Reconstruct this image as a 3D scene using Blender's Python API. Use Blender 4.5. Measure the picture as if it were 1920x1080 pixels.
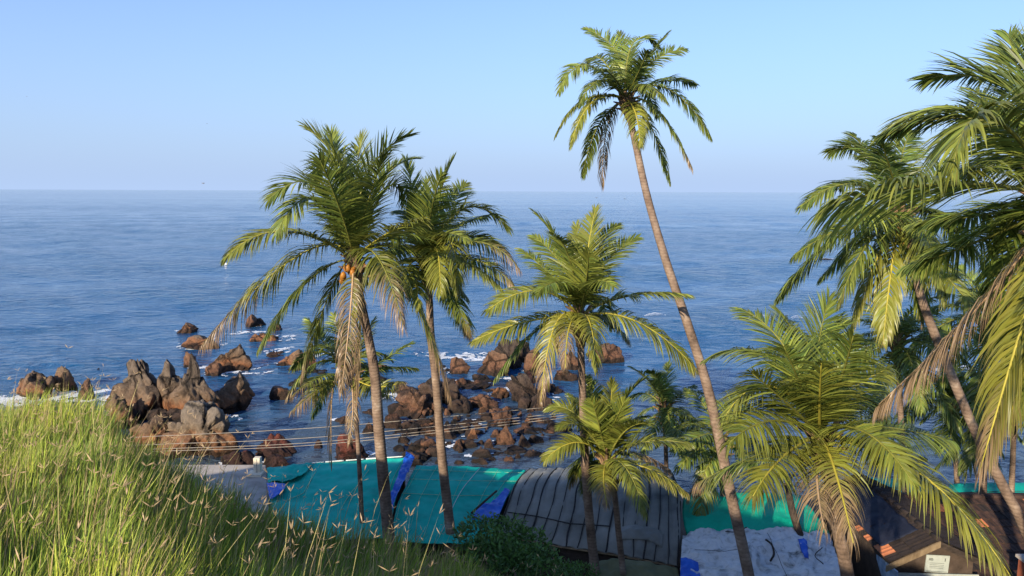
import bpy, bmesh, math, random
import numpy as np
from mathutils import Vector, Matrix, noise

for o in list(bpy.data.objects):
    bpy.data.objects.remove(o)
random.seed(7)
RNG = np.random.default_rng(11)
scene = bpy.context.scene
COL = scene.collection

# ------------------------------------------------------------------ camera
H = 13.0                     # eye height above the sea (m)
FPX = 1400.0                 # focal length in photo pixels (1920 wide)
PITCH = math.radians(7.4)
ROLL = math.radians(0.23)
_F = Vector((0, math.cos(PITCH), -math.sin(PITCH)))
_R0 = Vector((1, 0, 0)); _U0 = Vector((0, math.sin(PITCH), math.cos(PITCH)))
_R = _R0 * math.cos(ROLL) + _U0 * math.sin(ROLL)
_U = -_R0 * math.sin(ROLL) + _U0 * math.cos(ROLL)
cam_data = bpy.data.cameras.new('camera')
cam_data.sensor_width = 36.0
cam_data.lens = 36.0 * FPX / 1920.0
cam_data.clip_start = 0.1
cam_data.clip_end = 60000.0
cam = bpy.data.objects.new('camera', cam_data)
COL.objects.link(cam)
m3 = Matrix((_R, _U, -_F)).transposed()
cam.matrix_world = Matrix.Translation((0, 0, H)) @ m3.to_4x4()
scene.camera = cam

# ------------------------------------------------------------------ sky, sun, exposure
SUN_EL = math.radians(21.5)
SUN_AZ = math.radians(32.0)      # behind the viewer, this far round to the left
world = bpy.data.worlds.new('World')
scene.world = world
world.use_nodes = True
wn = world.node_tree
wn.nodes.clear()
w_out = wn.nodes.new('ShaderNodeOutputWorld')
w_bg = wn.nodes.new('ShaderNodeBackground')
w_sky = wn.nodes.new('ShaderNodeTexSky')
w_sky.sky_type = 'NISHITA'
w_sky.sun_disc = False
w_sky.sun_elevation = SUN_EL
w_sky.sun_rotation = math.radians(180.0) + SUN_AZ
w_sky.altitude = 0.0
w_sky.air_density = 1.0
w_sky.dust_density = 1.3
w_sky.ozone_density = 2.5
w_bg.inputs['Strength'].default_value = 0.112
# sea haze: the same pale blue band all round the horizon, thinning upwards
w_tc = wn.nodes.new('ShaderNodeTexCoord')
w_sep = wn.nodes.new('ShaderNodeSeparateXYZ'); wn.links.new(w_tc.outputs['Generated'], w_sep.inputs['Vector'])
w_abs = wn.nodes.new('ShaderNodeMath'); w_abs.operation = 'MAXIMUM'; w_abs.inputs[1].default_value = 0.0
wn.links.new(w_sep.outputs['Z'], w_abs.inputs[0])
w_mul = wn.nodes.new('ShaderNodeMath'); w_mul.operation = 'MULTIPLY'; w_mul.inputs[1].default_value = -4.2
wn.links.new(w_abs.outputs[0], w_mul.inputs[0])
w_exp = wn.nodes.new('ShaderNodeMath'); w_exp.operation = 'EXPONENT'; wn.links.new(w_mul.outputs[0], w_exp.inputs[0])
w_tint = wn.nodes.new('ShaderNodeMix'); w_tint.data_type = 'RGBA'; w_tint.blend_type = 'MULTIPLY'
w_tint.inputs['Factor'].default_value = 1.0; w_tint.inputs['B'].default_value = (0.80, 0.98, 1.32, 1)
wn.links.new(w_sky.outputs['Color'], w_tint.inputs['A'])
w_mix = wn.nodes.new('ShaderNodeMix'); w_mix.data_type = 'RGBA'
wn.links.new(w_exp.outputs[0], w_mix.inputs['Factor']); wn.links.new(w_tint.outputs['Result'], w_mix.inputs['A'])
w_mix.inputs['B'].default_value = (2.55, 3.4, 5.0, 1)
wn.links.new(w_mix.outputs['Result'], w_bg.inputs['Color'])
wn.links.new(w_bg.outputs['Background'], w_out.inputs['Surface'])

sun_data = bpy.data.lights.new('sun', 'SUN')
sun_data.energy = 5.0
sun_data.angle = math.radians(0.5)
sun_data.color = (1.0, 0.86, 0.66)
sun = bpy.data.objects.new('sun', sun_data)
COL.objects.link(sun)
to_sun = Vector((-math.sin(SUN_AZ) * math.cos(SUN_EL), -math.cos(SUN_AZ) * math.cos(SUN_EL), math.sin(SUN_EL)))
sun.rotation_euler = to_sun.to_track_quat('Z', 'Y').to_euler()
sun.location = (-20, -30, 40)

scene.view_settings.view_transform = 'Standard'
scene.view_settings.look = 'None'
scene.view_settings.gamma = 1.0
scene.view_settings.use_curve_mapping = False
scene.view_settings.exposure = 0.75

# ------------------------------------------------------------------ helpers
def ray(px, py):
    d = _F * FPX + _R * (px - 960.0) + _U * (540.0 - py)
    return d / d.y
def P(px, py, y):
    """point on the line of sight of a photo pixel, y metres out from the viewer"""
    return Vector((0, 0, H)) + ray(px, py) * y
def PZ(px, py, z=0.0):
    """where the line of sight meets the level z"""
    r = ray(px, py)
    return Vector((0, 0, H)) + r * ((z - H) / r.z)

def tag(o, label=None, cat=None, group=None, kind=None):
    if label: o['label'] = label
    if cat: o['category'] = cat
    if group: o['group'] = group
    if kind: o['kind'] = kind
    return o
def empty(name, loc, label=None, cat=None, group=None):
    o = bpy.data.objects.new(name, None)
    o.empty_display_size = 0.3
    COL.objects.link(o)
    o.location = loc
    return tag(o, label, cat, group)
def link(name, me, parent=None):
    o = bpy.data.objects.new(name, me)
    COL.objects.link(o)
    if parent is not None:
        o.parent = parent
        off = Vector((0, 0, 0)); p = parent
        while p is not None:
            off += Vector(p.location); p = p.parent
        o.location = -off          # meshes are written in world metres
    return o
def recentre(o):
    """move a top-level mesh's origin to its base"""
    me = o.data
    n = len(me.vertices)
    co = np.empty(n * 3, np.float32); me.vertices.foreach_get('co', co); co = co.reshape(-1, 3)
    c = Vector((float(co[:, 0].mean()), float(co[:, 1].mean()), float(co[:, 2].min())))
    co -= np.array(c, np.float32)
    me.vertices.foreach_set('co', co.ravel())
    o.location = c
    return o
def mesh_np(name, V, F, mat, smooth=True, cols=None, mats=None, midx=None):
    """V (n,3) array, F list/array of equal-length or mixed faces; cols per-vertex RGB"""
    me = bpy.data.meshes.new(name)
    V = np.asarray(V, np.float32)
    if isinstance(F, np.ndarray):
        nf, k = F.shape
        me.vertices.add(len(V)); me.vertices.foreach_set('co', V.ravel())
        me.loops.add(nf * k); me.loops.foreach_set('vertex_index', F.astype(np.int32).ravel())
        me.polygons.add(nf)
        me.polygons.foreach_set('loop_start', np.arange(0, nf * k, k, dtype=np.int32))
        me.polygons.foreach_set('loop_total', np.full(nf, k, np.int32))
    else:
        me.from_pydata(V.tolist(), [], F)
    me.update(calc_edges=True)
    if smooth:
        me.polygons.foreach_set('use_smooth', np.ones(len(me.polygons), bool))
    if cols is not None:
        a = me.color_attributes.new('col', 'FLOAT_COLOR', 'POINT')
        c4 = np.ones((len(V), 4), np.float32); c4[:, :3] = cols
        a.data.foreach_set('color', c4.ravel())
    if mats:
        for m in mats: me.materials.append(m)
        if midx is not None: me.polygons.foreach_set('material_index', np.asarray(midx, np.int32))
    elif mat is not None:
        me.materials.append(mat)
    return me

class MB:
    """collects shapes for one mesh"""
    def __init__(s): s.v = []; s.f = []
    def add(s, v, f):
        o = len(s.v); s.v += [tuple(p) for p in v]; s.f += [tuple(i + o for i in q) for q in f]
    def box(s, c, size, rz=0.0, M=None):
        x, y, z = size[0] / 2, size[1] / 2, size[2] / 2
        pts = [Vector((a * x, b * y, d * z)) for a in (-1, 1) for b in (-1, 1) for d in (-1, 1)]
        R = M if M is not None else Matrix.Rotation(rz, 3, 'Z')
        pts = [R @ p + Vector(c) for p in pts]
        s.add(pts, [(0, 1, 3, 2), (4, 6, 7, 5), (0, 4, 5, 1), (2, 3, 7, 6), (0, 2, 6, 4), (1, 5, 7, 3)])
    def tube(s, pts, radii, n=8, caps=True):
        pts = [Vector(p) for p in pts]
        if not hasattr(radii, '__len__'): radii = [radii] * len(pts)
        rings = []; ref = None
        for i, p in enumerate(pts):
            t = (pts[min(i + 1, len(pts) - 1)] - pts[max(i - 1, 0)]).normalized()
            if ref is None:
                ref = Vector((1, 0, 0)) if abs(t.x) < 0.8 else Vector((0, 1, 0))
            a = (ref - t * ref.dot(t)).normalized(); ref = a
            b = t.cross(a)
            rings.append([p + (a * math.cos(2 * math.pi * k / n) + b * math.sin(2 * math.pi * k / n)) * radii[i] for k in range(n)])
        v = [q for r in rings for q in r]; f = []
        for i in range(len(rings) - 1):
            for k in range(n):
                k2 = (k + 1) % n
                f.append((i * n + k, i * n + k2, (i + 1) * n + k2, (i + 1) * n + k))
        if caps:
            f.append(tuple(reversed(range(n)))); f.append(tuple(range((len(rings) - 1) * n, len(rings) * n)))
        s.add(v, f)
    def build(s, name, mat, parent=None, smooth=False):
        me = bpy.data.meshes.new(name)
        me.from_pydata([tuple(p) for p in s.v], [], s.f)
        me.materials.append(mat)
        bm = bmesh.new(); bm.from_mesh(me); bmesh.ops.recalc_face_normals(bm, faces=bm.faces); bm.to_mesh(me); bm.free()
        if smooth: me.polygons.foreach_set('use_smooth', np.ones(len(me.polygons), bool))
        me.update()
        return link(name, me, parent)

def catmull(pts, t):
    """point on the smooth curve through pts at t in 0..1"""
    n = len(pts) - 1
    x = min(max(t, 0.0), 1.0) * n
    i = min(int(x), n - 1); f = x - i
    p1, p2 = pts[i], pts[i + 1]
    p0 = pts[i - 1] if i > 0 else p1 * 2 - p2
    p3 = pts[i + 2] if i + 2 <= n else p2 * 2 - p1
    return ((p1 * 2) + (p2 - p0) * f + (p0 * 2 - p1 * 5 + p2 * 4 - p3) * f * f + (p1 * 3 - p0 - p2 * 3 + p3) * f ** 3) * 0.5
def patch_fn(rows):
    return lambda u, v: catmull([catmull(r, u) for r in rows], v)
def cloth(name, rows, nu, nv, mat, parent, wrinkle=0.02, freq=2.0, thick=0.02, seed=0, edge=0.0, fold=0.0, foldn=6):
    S = patch_fn(rows)
    V = []; F = []
    for j in range(nv + 1):
        for i in range(nu + 1):
            u, v = i / nu, j / nv
            vv = v
            if edge and (j == 0 or j == nv):
                vv = v + edge * noise.noise(Vector((u * 14, seed * 3.1, j * 1.0)))
            p = S(u, vv)
            q = Vector((p.x * freq, p.y * freq, seed * 7.3))
            p = p + Vector((0, 0, wrinkle * (noise.noise(q) + 0.5 * noise.noise(q * 2.7) + 0.25 * noise.noise(q * 6.1))))
            if fold: p.z += fold * abs(math.sin(u * math.pi * foldn + 0.6 * math.sin(v * 5 + seed))) ** 0.6 - fold * 0.5
            V.append(p)
    for j in range(nv):
        for i in range(nu):
            a = j * (nu + 1) + i
            F.append((a, a + 1, a + nu + 2, a + nu + 1))
    me = bpy.data.meshes.new(name); me.from_pydata([tuple(p) for p in V], [], F)
    me.materials.append(mat)
    bm = bmesh.new(); bm.from_mesh(me); bmesh.ops.recalc_face_normals(bm, faces=bm.faces)
    if sum(f.normal.z for f in bm.faces) < 0:
        bmesh.ops.reverse_faces(bm, faces=bm.faces)
    bm.to_mesh(me); bm.free()
    me.polygons.foreach_set('use_smooth', np.ones(len(me.polygons), bool)); me.update()
    o = link(name, me, parent)
    md = o.modifiers.new('thickness', 'SOLIDIFY'); md.thickness = thick; md.offset = -1
    return o, S

# ------------------------------------------------------------------ materials
def mat_new(name):
    m = bpy.data.materials.new(name); m.use_nodes = True
    nt = m.node_tree
    b = nt.nodes['Principled BSDF']
    return m, nt, b
def N(nt, t, **kw):
    n = nt.nodes.new(t)
    for k, v in kw.items(): setattr(n, k, v)
    return n
def ramp(nt, stops, interp='LINEAR'):
    r = nt.nodes.new('ShaderNodeValToRGB'); cr = r.color_ramp; cr.interpolation = interp
    while len(cr.elements) < len(stops): cr.elements.new(0.5)
    for e, (p, c) in zip(cr.elements, stops):
        e.position = p; e.color = (*c, 1) if len(c) == 3 else c
    return r
def noise_mat(name, stops, scale=4.0, detail=6.0, rough=0.8, bump=0.3, bscale=None, coord='Object', dist=0.02, stretch=None, spec=0.3, distort=0.0):
    m, nt, b = mat_new(name)
    tc = N(nt, 'ShaderNodeTexCoord'); src = tc.outputs[coord]
    if stretch:
        mp = N(nt, 'ShaderNodeMapping'); mp.inputs['Scale'].default_value = stretch
        nt.links.new(src, mp.inputs['Vector']); src = mp.outputs['Vector']
    nz = N(nt, 'ShaderNodeTexNoise'); nz.inputs['Scale'].default_value = scale; nz.inputs['Detail'].default_value = detail
    nz.inputs['Roughness'].default_value = 0.62; nz.inputs['Distortion'].default_value = distort
    nt.links.new(src, nz.inputs['Vector'])
    r = ramp(nt, stops); nt.links.new(nz.outputs['Fac'], r.inputs['Fac'])
    nt.links.new(r.outputs['Color'], b.inputs['Base Color'])
    b.inputs['Roughness'].default_value = rough; b.inputs['Specular IOR Level'].default_value = spec
    if bump:
        n2 = N(nt, 'ShaderNodeTexNoise'); n2.inputs['Scale'].default_value = bscale or scale * 4; n2.inputs['Detail'].default_value = 5
        nt.links.new(src, n2.inputs['Vector'])
        bp = N(nt, 'ShaderNodeBump'); bp.inputs['Strength'].default_value = bump; bp.inputs['Distance'].default_value = dist
        nt.links.new(n2.outputs['Fac'], bp.inputs['Height']); nt.links.new(bp.outputs['Normal'], b.inputs['Normal'])
    return m

def leaf_mat(name, trans=0.28, rough=0.42, spec=0.45):
    m, nt, b = mat_new(name)
    at = N(nt, 'ShaderNodeAttribute', attribute_name='col')
    tr = N(nt, 'ShaderNodeBsdfTranslucent')
    mx = N(nt, 'ShaderNodeMixShader'); mx.inputs['Fac'].default_value = trans
    out = nt.nodes['Material Output']
    nt.links.new(at.outputs['Color'], b.inputs['Base Color'])
    nt.links.new(at.outputs['Color'], tr.inputs['Color'])
    b.inputs['Roughness'].default_value = rough; b.inputs['Specular IOR Level'].default_value = spec
    nt.links.new(b.outputs['BSDF'], mx.inputs[1]); nt.links.new(tr.outputs['BSDF'], mx.inputs[2])
    nt.links.new(mx.outputs['Shader'], out.inputs['Surface'])
    return m

M = {}
def bark_mat():
    m, nt, b = mat_new('palm_bark')
    tc = N(nt, 'ShaderNodeTexCoord')
    nz = N(nt, 'ShaderNodeTexNoise'); nz.inputs['Scale'].default_value = 2.2; nz.inputs['Detail'].default_value = 10; nz.inputs['Roughness'].default_value = 0.7
    nt.links.new(tc.outputs['Object'], nz.inputs['Vector'])
    r = ramp(nt, [(0.30, (0.055, 0.038, 0.027)), (0.45, (0.145, 0.10, 0.072)), (0.58, (0.215, 0.155, 0.112)), (0.72, (0.33, 0.27, 0.215))])
    nt.links.new(nz.outputs['Fac'], r.inputs['Fac'])
    wv = N(nt, 'ShaderNodeTexWave', bands_direction='Z'); wv.inputs['Scale'].default_value = 3.4; wv.inputs['Distortion'].default_value = 3.0; wv.inputs['Detail'].default_value = 4; wv.inputs['Detail Scale'].default_value = 1.6
    nt.links.new(tc.outputs['Object'], wv.inputs['Vector'])
    rw = ramp(nt, [(0.0, (0.78, 0.77, 0.76)), (0.18, (0.97, 0.97, 0.97)), (1.0, (1.04, 1.03, 1.02))]); nt.links.new(wv.outputs['Fac'], rw.inputs['Fac'])
    mx = N(nt, 'ShaderNodeMix', data_type='RGBA', blend_type='MULTIPLY'); mx.inputs['Factor'].default_value = 1
    nt.links.new(r.outputs['Color'], mx.inputs['A']); nt.links.new(rw.outputs['Color'], mx.inputs['B'])
    nt.links.new(mx.outputs['Result'], b.inputs['Base Color'])
    hs = N(nt, 'ShaderNodeMath', operation='MULTIPLY_ADD'); hs.inputs[1].default_value = 0.7
    n2 = N(nt, 'ShaderNodeTexNoise'); n2.inputs['Scale'].default_value = 16; n2.inputs['Detail'].default_value = 5
    nt.links.new(tc.outputs['Object'], n2.inputs['Vector'])
    nt.links.new(n2.outputs['Fac'], hs.inputs[0]); nt.links.new(wv.outputs['Fac'], hs.inputs[2])
    bp = N(nt, 'ShaderNodeBump'); bp.inputs['Strength'].default_value = 0.45; bp.inputs['Distance'].default_value = 0.012
    nt.links.new(hs.outputs[0], bp.inputs['Height']); nt.links.new(bp.outputs['Normal'], b.inputs['Normal'])
    b.inputs['Roughness'].default_value = 0.9; b.inputs['Specular IOR Level'].default_value = 0.2
    return m
M['leaf'] = leaf_mat('palm_leaflet', 0.38)
M['grass'] = leaf_mat('grass_blade', 0.30, 0.55, 0.3)
M['bush'] = leaf_mat('bush_leaf', 0.25, 0.5, 0.35)
M['trunk'] = bark_mat()
M['fibre'] = noise_mat('palm_fibre', [(0.3, (0.07, 0.04, 0.02)), (0.7, (0.27, 0.17, 0.09))], 14, 6, 0.9, 0.7, 30, stretch=(1, 1, 0.3))
M['soil'] = noise_mat('hill_soil', [(0.3, (0.035, 0.04, 0.012)), (0.55, (0.075, 0.085, 0.022)), (0.8, (0.13, 0.11, 0.05))], 1.3, 8, 0.95, 0.8, 6, dist=0.08)
M['concrete'] = noise_mat('weathered_concrete', [(0.25, (0.20, 0.175, 0.15)), (0.5, (0.36, 0.32, 0.28)), (0.75, (0.46, 0.42, 0.37))], 1.6, 9, 0.9, 0.4, 18, dist=0.02)
M['post'] = noise_mat('cream_post', [(0.3, (0.55, 0.48, 0.36)), (0.7, (0.72, 0.65, 0.52))], 6, 5, 0.8, 0.2)
M['blue'] = noise_mat('blue_tarpaulin', [(0.3, (0.006, 0.06, 0.42)), (0.7, (0.015, 0.13, 0.62))], 3.5, 6, 0.45, 0.5, 9, dist=0.03, spec=0.5)
M['grey_tarp'] = None
M['rope'] = noise_mat('dark_rope', [(0.3, (0.012, 0.012, 0.013)), (0.7, (0.04, 0.04, 0.042))], 12, 3, 0.9, 0)
M['pale_rope'] = noise_mat('pale_cord', [(0.3, (0.16, 0.40, 0.28)), (0.7, (0.36, 0.55, 0.34))], 12, 3, 0.8, 0)
M['white_cord'] = noise_mat('white_cord', [(0.3, (0.50, 0.55, 0.52)), (0.7, (0.72, 0.75, 0.72))], 9, 4, 0.8, 0)
M['wire'] = noise_mat('cable_sheath', [(0.3, (0.22, 0.19, 0.16)), (0.7, (0.36, 0.32, 0.27))], 3, 3, 0.6, 0)
M['bamboo'] = noise_mat('bamboo_pole', [(0.3, (0.12, 0.08, 0.045)), (0.7, (0.26, 0.19, 0.11))], 5, 5, 0.8, 0.3, stretch=(1, 1, .3))
M['wood_dark'] = noise_mat('dark_weathered_wood', [(0.3, (0.018, 0.013, 0.010)), (0.7, (0.06, 0.043, 0.032))], 5, 7, 0.85, 0.4, stretch=(1, .3, 3))
M['wall_brown'] = noise_mat('brown_wall', [(0.3, (0.035, 0.024, 0.018)), (0.7, (0.085, 0.06, 0.045))], 3, 6, 0.9, 0.3)
M['wall_red'] = noise_mat('red_plaster', [(0.3, (0.22, 0.06, 0.03)), (0.7, (0.32, 0.10, 0.05))], 3, 6, 0.85, 0.3)
M['tile_dark'] = noise_mat('old_clay_tile', [(0.25, (0.020, 0.013, 0.011)), (0.5, (0.05, 0.028, 0.021)), (0.78, (0.11, 0.055, 0.036))], 1.7, 8, 0.85, 0.4, 14, coord='Generated')
M['tile_old'] = noise_mat('dark_clay_tile', [(0.25, (0.012, 0.010, 0.010)), (0.6, (0.032, 0.022, 0.018)), (0.85, (0.07, 0.045, 0.033))], 2.3, 8, 0.88, 0.4, 14, coord='Generated')  # near-black brown variant of the clay tile
M['tile_orange'] = noise_mat('orange_clay_tile', [(0.3, (0.36, 0.12, 0.05)), (0.7, (0.50, 0.19, 0.085))], 2.3, 6, 0.8, 0.3, 14)  # orange clay; on the gabled house its colour stands in for sunlit patches
M['navy'] = noise_mat('navy_sheet', [(0.3, (0.006, 0.008, 0.018)), (0.7, (0.014, 0.018, 0.035))], 3, 6, 0.7, 0.4, 8)
M['sign'] = noise_mat('painted_board', [(0.3, (0.30, 0.33, 0.30)), (0.7, (0.42, 0.45, 0.40))], 4, 5, 0.6, 0.05)
M['sign_blue'] = noise_mat('pale_blue_print', [(0.30, (0.10, 0.17, 0.28)), (0.5, (0.34, 0.44, 0.55)), (0.7, (0.50, 0.58, 0.66))], 2.2, 3, 0.5, 0)
M['ink'] = noise_mat('dark_ink', [(0.3, (0.06, 0.07, 0.07)), (0.7, (0.12, 0.13, 0.12))], 6, 3, 0.7, 0)
M['ink_red'] = noise_mat('red_ink', [(0.3, (0.35, 0.02, 0.03)), (0.7, (0.48, 0.04, 0.05))], 6, 3, 0.6, 0)
M['nut_orange'] = noise_mat('orange_coconut_husk', [(0.3, (0.26, 0.095, 0.015)), (0.7, (0.42, 0.19, 0.03))], 6, 4, 0.5, 0.1)
M['nut_green'] = noise_mat('yellow_green_coconut_husk', [(0.3, (0.26, 0.22, 0.03)), (0.7, (0.46, 0.36, 0.06))], 6, 4, 0.5, 0.1)
M['bird'] = noise_mat('gull_feathers', [(0.3, (0.10, 0.10, 0.11)), (0.7, (0.22, 0.22, 0.24))], 8, 3, 0.8, 0)
M['white'] = noise_mat('white_float', [(0.3, (0.70, 0.70, 0.68)), (0.7, (0.82, 0.82, 0.80))], 4, 3, 0.6, 0)
M['hull'] = noise_mat('boat_hull', [(0.3, (0.05, 0.06, 0.08)), (0.7, (0.12, 0.12, 0.13))], 2, 3, 0.6, 0)

def net_mat(name, c1, c2, c3):
    """woven shade net: faint warp lines, dusty blotches"""
    m, nt, b = mat_new(name)
    tc = N(nt, 'ShaderNodeTexCoord')
    nz = N(nt, 'ShaderNodeTexNoise'); nz.inputs['Scale'].default_value = 0.55; nz.inputs['Detail'].default_value = 9; nz.inputs['Roughness'].default_value = 0.68
    nt.links.new(tc.outputs['Object'], nz.inputs['Vector'])
    r = ramp(nt, [(0.3, c1), (0.5, c2), (0.75, c3)]); nt.links.new(nz.outputs['Fac'], r.inputs['Fac'])
    mp = N(nt, 'ShaderNodeMapping'); mp.inputs['Rotation'].default_value = (0, 0, 0.12)
    nt.links.new(tc.outputs['Object'], mp.inputs['Vector'])
    wv = N(nt, 'ShaderNodeTexWave'); wv.inputs['Scale'].default_value = 9; wv.inputs['Distortion'].default_value = 0.6; wv.inputs['Detail'].default_value = 2
    nt.links.new(mp.outputs['Vector'], wv.inputs['Vector'])
    mr = N(nt, 'ShaderNodeMapRange'); mr.inputs['To Min'].default_value = 0.82; mr.inputs['To Max'].default_value = 1.08
    nt.links.new(wv.outputs['Fac'], mr.inputs['Value'])
    mx = N(nt, 'ShaderNodeMix', data_type='RGBA', blend_type='MULTIPLY'); mx.inputs['Factor'].default_value = 1
    nt.links.new(r.outputs['Color'], mx.inputs['A']); nt.links.new(mr.outputs['Result'], mx.inputs['B'])
    nt.links.new(mx.outputs['Result'], b.inputs['Base Color'])
    bp = N(nt, 'ShaderNodeBump'); bp.inputs['Strength'].default_value = 0.5; bp.inputs['Distance'].default_value = 0.02
    nt.links.new(nz.outputs['Fac'], bp.inputs['Height']); nt.links.new(bp.outputs['Normal'], b.inputs['Normal'])
    b.inputs['Roughness'].default_value = 0.7; b.inputs['Specular IOR Level'].default_value = 0.25
    return m
M['teal'] = net_mat('teal_shade_net', (0.0, 0.27, 0.215), (0.0, 0.42, 0.33), (0.03, 0.52, 0.42))
M['green'] = net_mat('green_shade_net', (0.0, 0.24, 0.15), (0.0, 0.40, 0.25), (0.02, 0.48, 0.31))
M['grey_tarp'] = noise_mat('grey_tarpaulin', [(0.25, (0.06, 0.06, 0.052)), (0.42, (0.15, 0.15, 0.132)), (0.58, (0.20, 0.20, 0.18)), (0.8, (0.29, 0.285, 0.25))], 0.8, 10, 0.6, 0.5, 5, dist=0.03, spec=0.4)
M['olive_tarp'] = noise_mat('olive_tarpaulin', [(0.2, (0.07, 0.075, 0.035)), (0.5, (0.13, 0.13, 0.06)), (0.8, (0.2, 0.19, 0.1))], 1.2, 9, 0.7, 0.5, 5, dist=0.03)
M['white_tarp'] = noise_mat('dirty_white_tarpaulin', [(0.30, (0.10, 0.10, 0.095)), (0.39, (0.34, 0.345, 0.34)), (0.47, (0.56, 0.57, 0.58)), (0.62, (0.64, 0.65, 0.66)), (0.8, (0.74, 0.75, 0.76))], 1.9, 11, 0.55, 1.0, 2.6, dist=0.14, spec=0.4, distort=1.4)

def rock_mat(name, hi, mid, lo, wet, red=0.0):
    m, nt, b = mat_new(name)
    tc = N(nt, 'ShaderNodeTexCoord'); geo = N(nt, 'ShaderNodeNewGeometry')
    sp = N(nt, 'ShaderNodeSeparateXYZ'); nt.links.new(geo.outputs['Position'], sp.inputs['Vector'])
    nz = N(nt, 'ShaderNodeTexNoise'); nz.inputs['Scale'].default_value = 1.1; nz.inputs['Detail'].default_value = 10; nz.inputs['Roughness'].default_value = 0.7
    nt.links.new(geo.outputs['Position'], nz.inputs['Vector'])
    # tide line: weed- and iron-stained rock below, lichen-grey above
    ad = N(nt, 'ShaderNodeMath', operation='MULTIPLY_ADD'); ad.inputs[1].default_value = 2.4; ad.inputs[2].default_value = -1.2
    nt.links.new(nz.outputs['Fac'], ad.inputs[0])
    s2 = N(nt, 'ShaderNodeMath', operation='ADD'); nt.links.new(sp.outputs['Z'], s2.inputs[0]); nt.links.new(ad.outputs[0], s2.inputs[1])
    mr = N(nt, 'ShaderNodeMapRange'); mr.inputs['From Min'].default_value = -0.1; mr.inputs['From Max'].default_value = 2.4
    nt.links.new(s2.outputs[0], mr.inputs['Value'])
    r = ramp(nt, [(0.0, wet), (0.13, wet), (0.22, lo), (0.48, mid), (0.85, hi)]); nt.links.new(mr.outputs['Result'], r.inputs['Fac'])
    n2 = N(nt, 'ShaderNodeTexNoise'); n2.inputs['Scale'].default_value = 4.5; n2.inputs['Detail'].default_value = 9; n2.inputs['Roughness'].default_value = 0.75
    nt.links.new(geo.outputs['Position'], n2.inputs['Vector'])
    r2 = ramp(nt, [(0.3, (0.45, 0.43, 0.42)), (0.5, (0.9, 0.9, 0.9)), (0.7, (1.35, 1.3, 1.25))]); nt.links.new(n2.outputs['Fac'], r2.inputs['Fac'])
    mx = N(nt, 'ShaderNodeMix', data_type='RGBA', blend_type='MULTIPLY'); mx.inputs['Factor'].default_value = 1
    nt.links.new(r.outputs['Color'], mx.inputs['A']); nt.links.new(r2.outputs['Color'], mx.inputs['B'])
    vo = N(nt, 'ShaderNodeTexVoronoi', feature='DISTANCE_TO_EDGE'); vo.inputs['Scale'].default_value = 0.45
    wp = N(nt, 'ShaderNodeMix', data_type='RGBA', blend_type='LINEAR_LIGHT'); wp.inputs['Factor'].default_value = 0.35
    nt.links.new(geo.outputs['Position'], wp.inputs['A']); nt.links.new(nz.outputs['Color'], wp.inputs['B'])
    nt.links.new(wp.outputs['Result'], vo.inputs['Vector'])
    cr = N(nt, 'ShaderNodeMapRange'); cr.inputs['From Max'].default_value = 0.05
    nt.links.new(vo.outputs['Distance'], cr.inputs['Value'])
    hs = N(nt, 'ShaderNodeMath', operation='MULTIPLY_ADD'); hs.inputs[1].default_value = 0.9
    nt.links.new(n2.outputs['Fac'], hs.inputs[0]); nt.links.new(cr.outputs['Result'], hs.inputs[2])
    ck = N(nt, 'ShaderNodeMapRange'); ck.inputs['From Max'].default_value = 0.035; ck.inputs['To Min'].default_value = 0.35
    nt.links.new(vo.outputs['Distance'], ck.inputs['Value'])
    mx2 = N(nt, 'ShaderNodeMix', data_type='RGBA', blend_type='MULTIPLY'); mx2.inputs['Factor'].default_value = 1
    nt.links.new(mx.outputs['Result'], mx2.inputs['A']); nt.links.new(ck.outputs['Result'], mx2.inputs['B'])
    bp = N(nt, 'ShaderNodeBump'); bp.inputs['Strength'].default_value = 1.0; bp.inputs['Distance'].default_value = 0.22
    nt.links.new(hs.outputs[0], bp.inputs['Height']); nt.links.new(bp.outputs['Normal'], b.inputs['Normal'])
    nt.links.new(mx2.outputs['Result'], b.inputs['Base Color'])
    b.inputs['Roughness'].default_value = 0.8; b.inputs['Specular IOR Level'].default_value = 0.3
    return m
M['rock'] = rock_mat('sea_rock', (0.145, 0.110, 0.082), (0.175, 0.112, 0.068), (0.25, 0.105, 0.045), (0.045, 0.024, 0.014))
M['rock_brown'] = rock_mat('brown_rock', (0.15, 0.098, 0.064), (0.16, 0.090, 0.054), (0.15, 0.072, 0.040), (0.035, 0.02, 0.013))
M['rock_red'] = rock_mat('red_rock', (0.16, 0.05, 0.032), (0.15, 0.043, 0.028), (0.12, 0.035, 0.024), (0.04, 0.018, 0.014))
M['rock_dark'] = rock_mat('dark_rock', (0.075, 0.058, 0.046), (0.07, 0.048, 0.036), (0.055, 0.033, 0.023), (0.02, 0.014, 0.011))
M['rock_pale'] = rock_mat('pale_rock', (0.20, 0.165, 0.13), (0.19, 0.14, 0.095), (0.26, 0.115, 0.05), (0.06, 0.03, 0.016))

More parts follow.
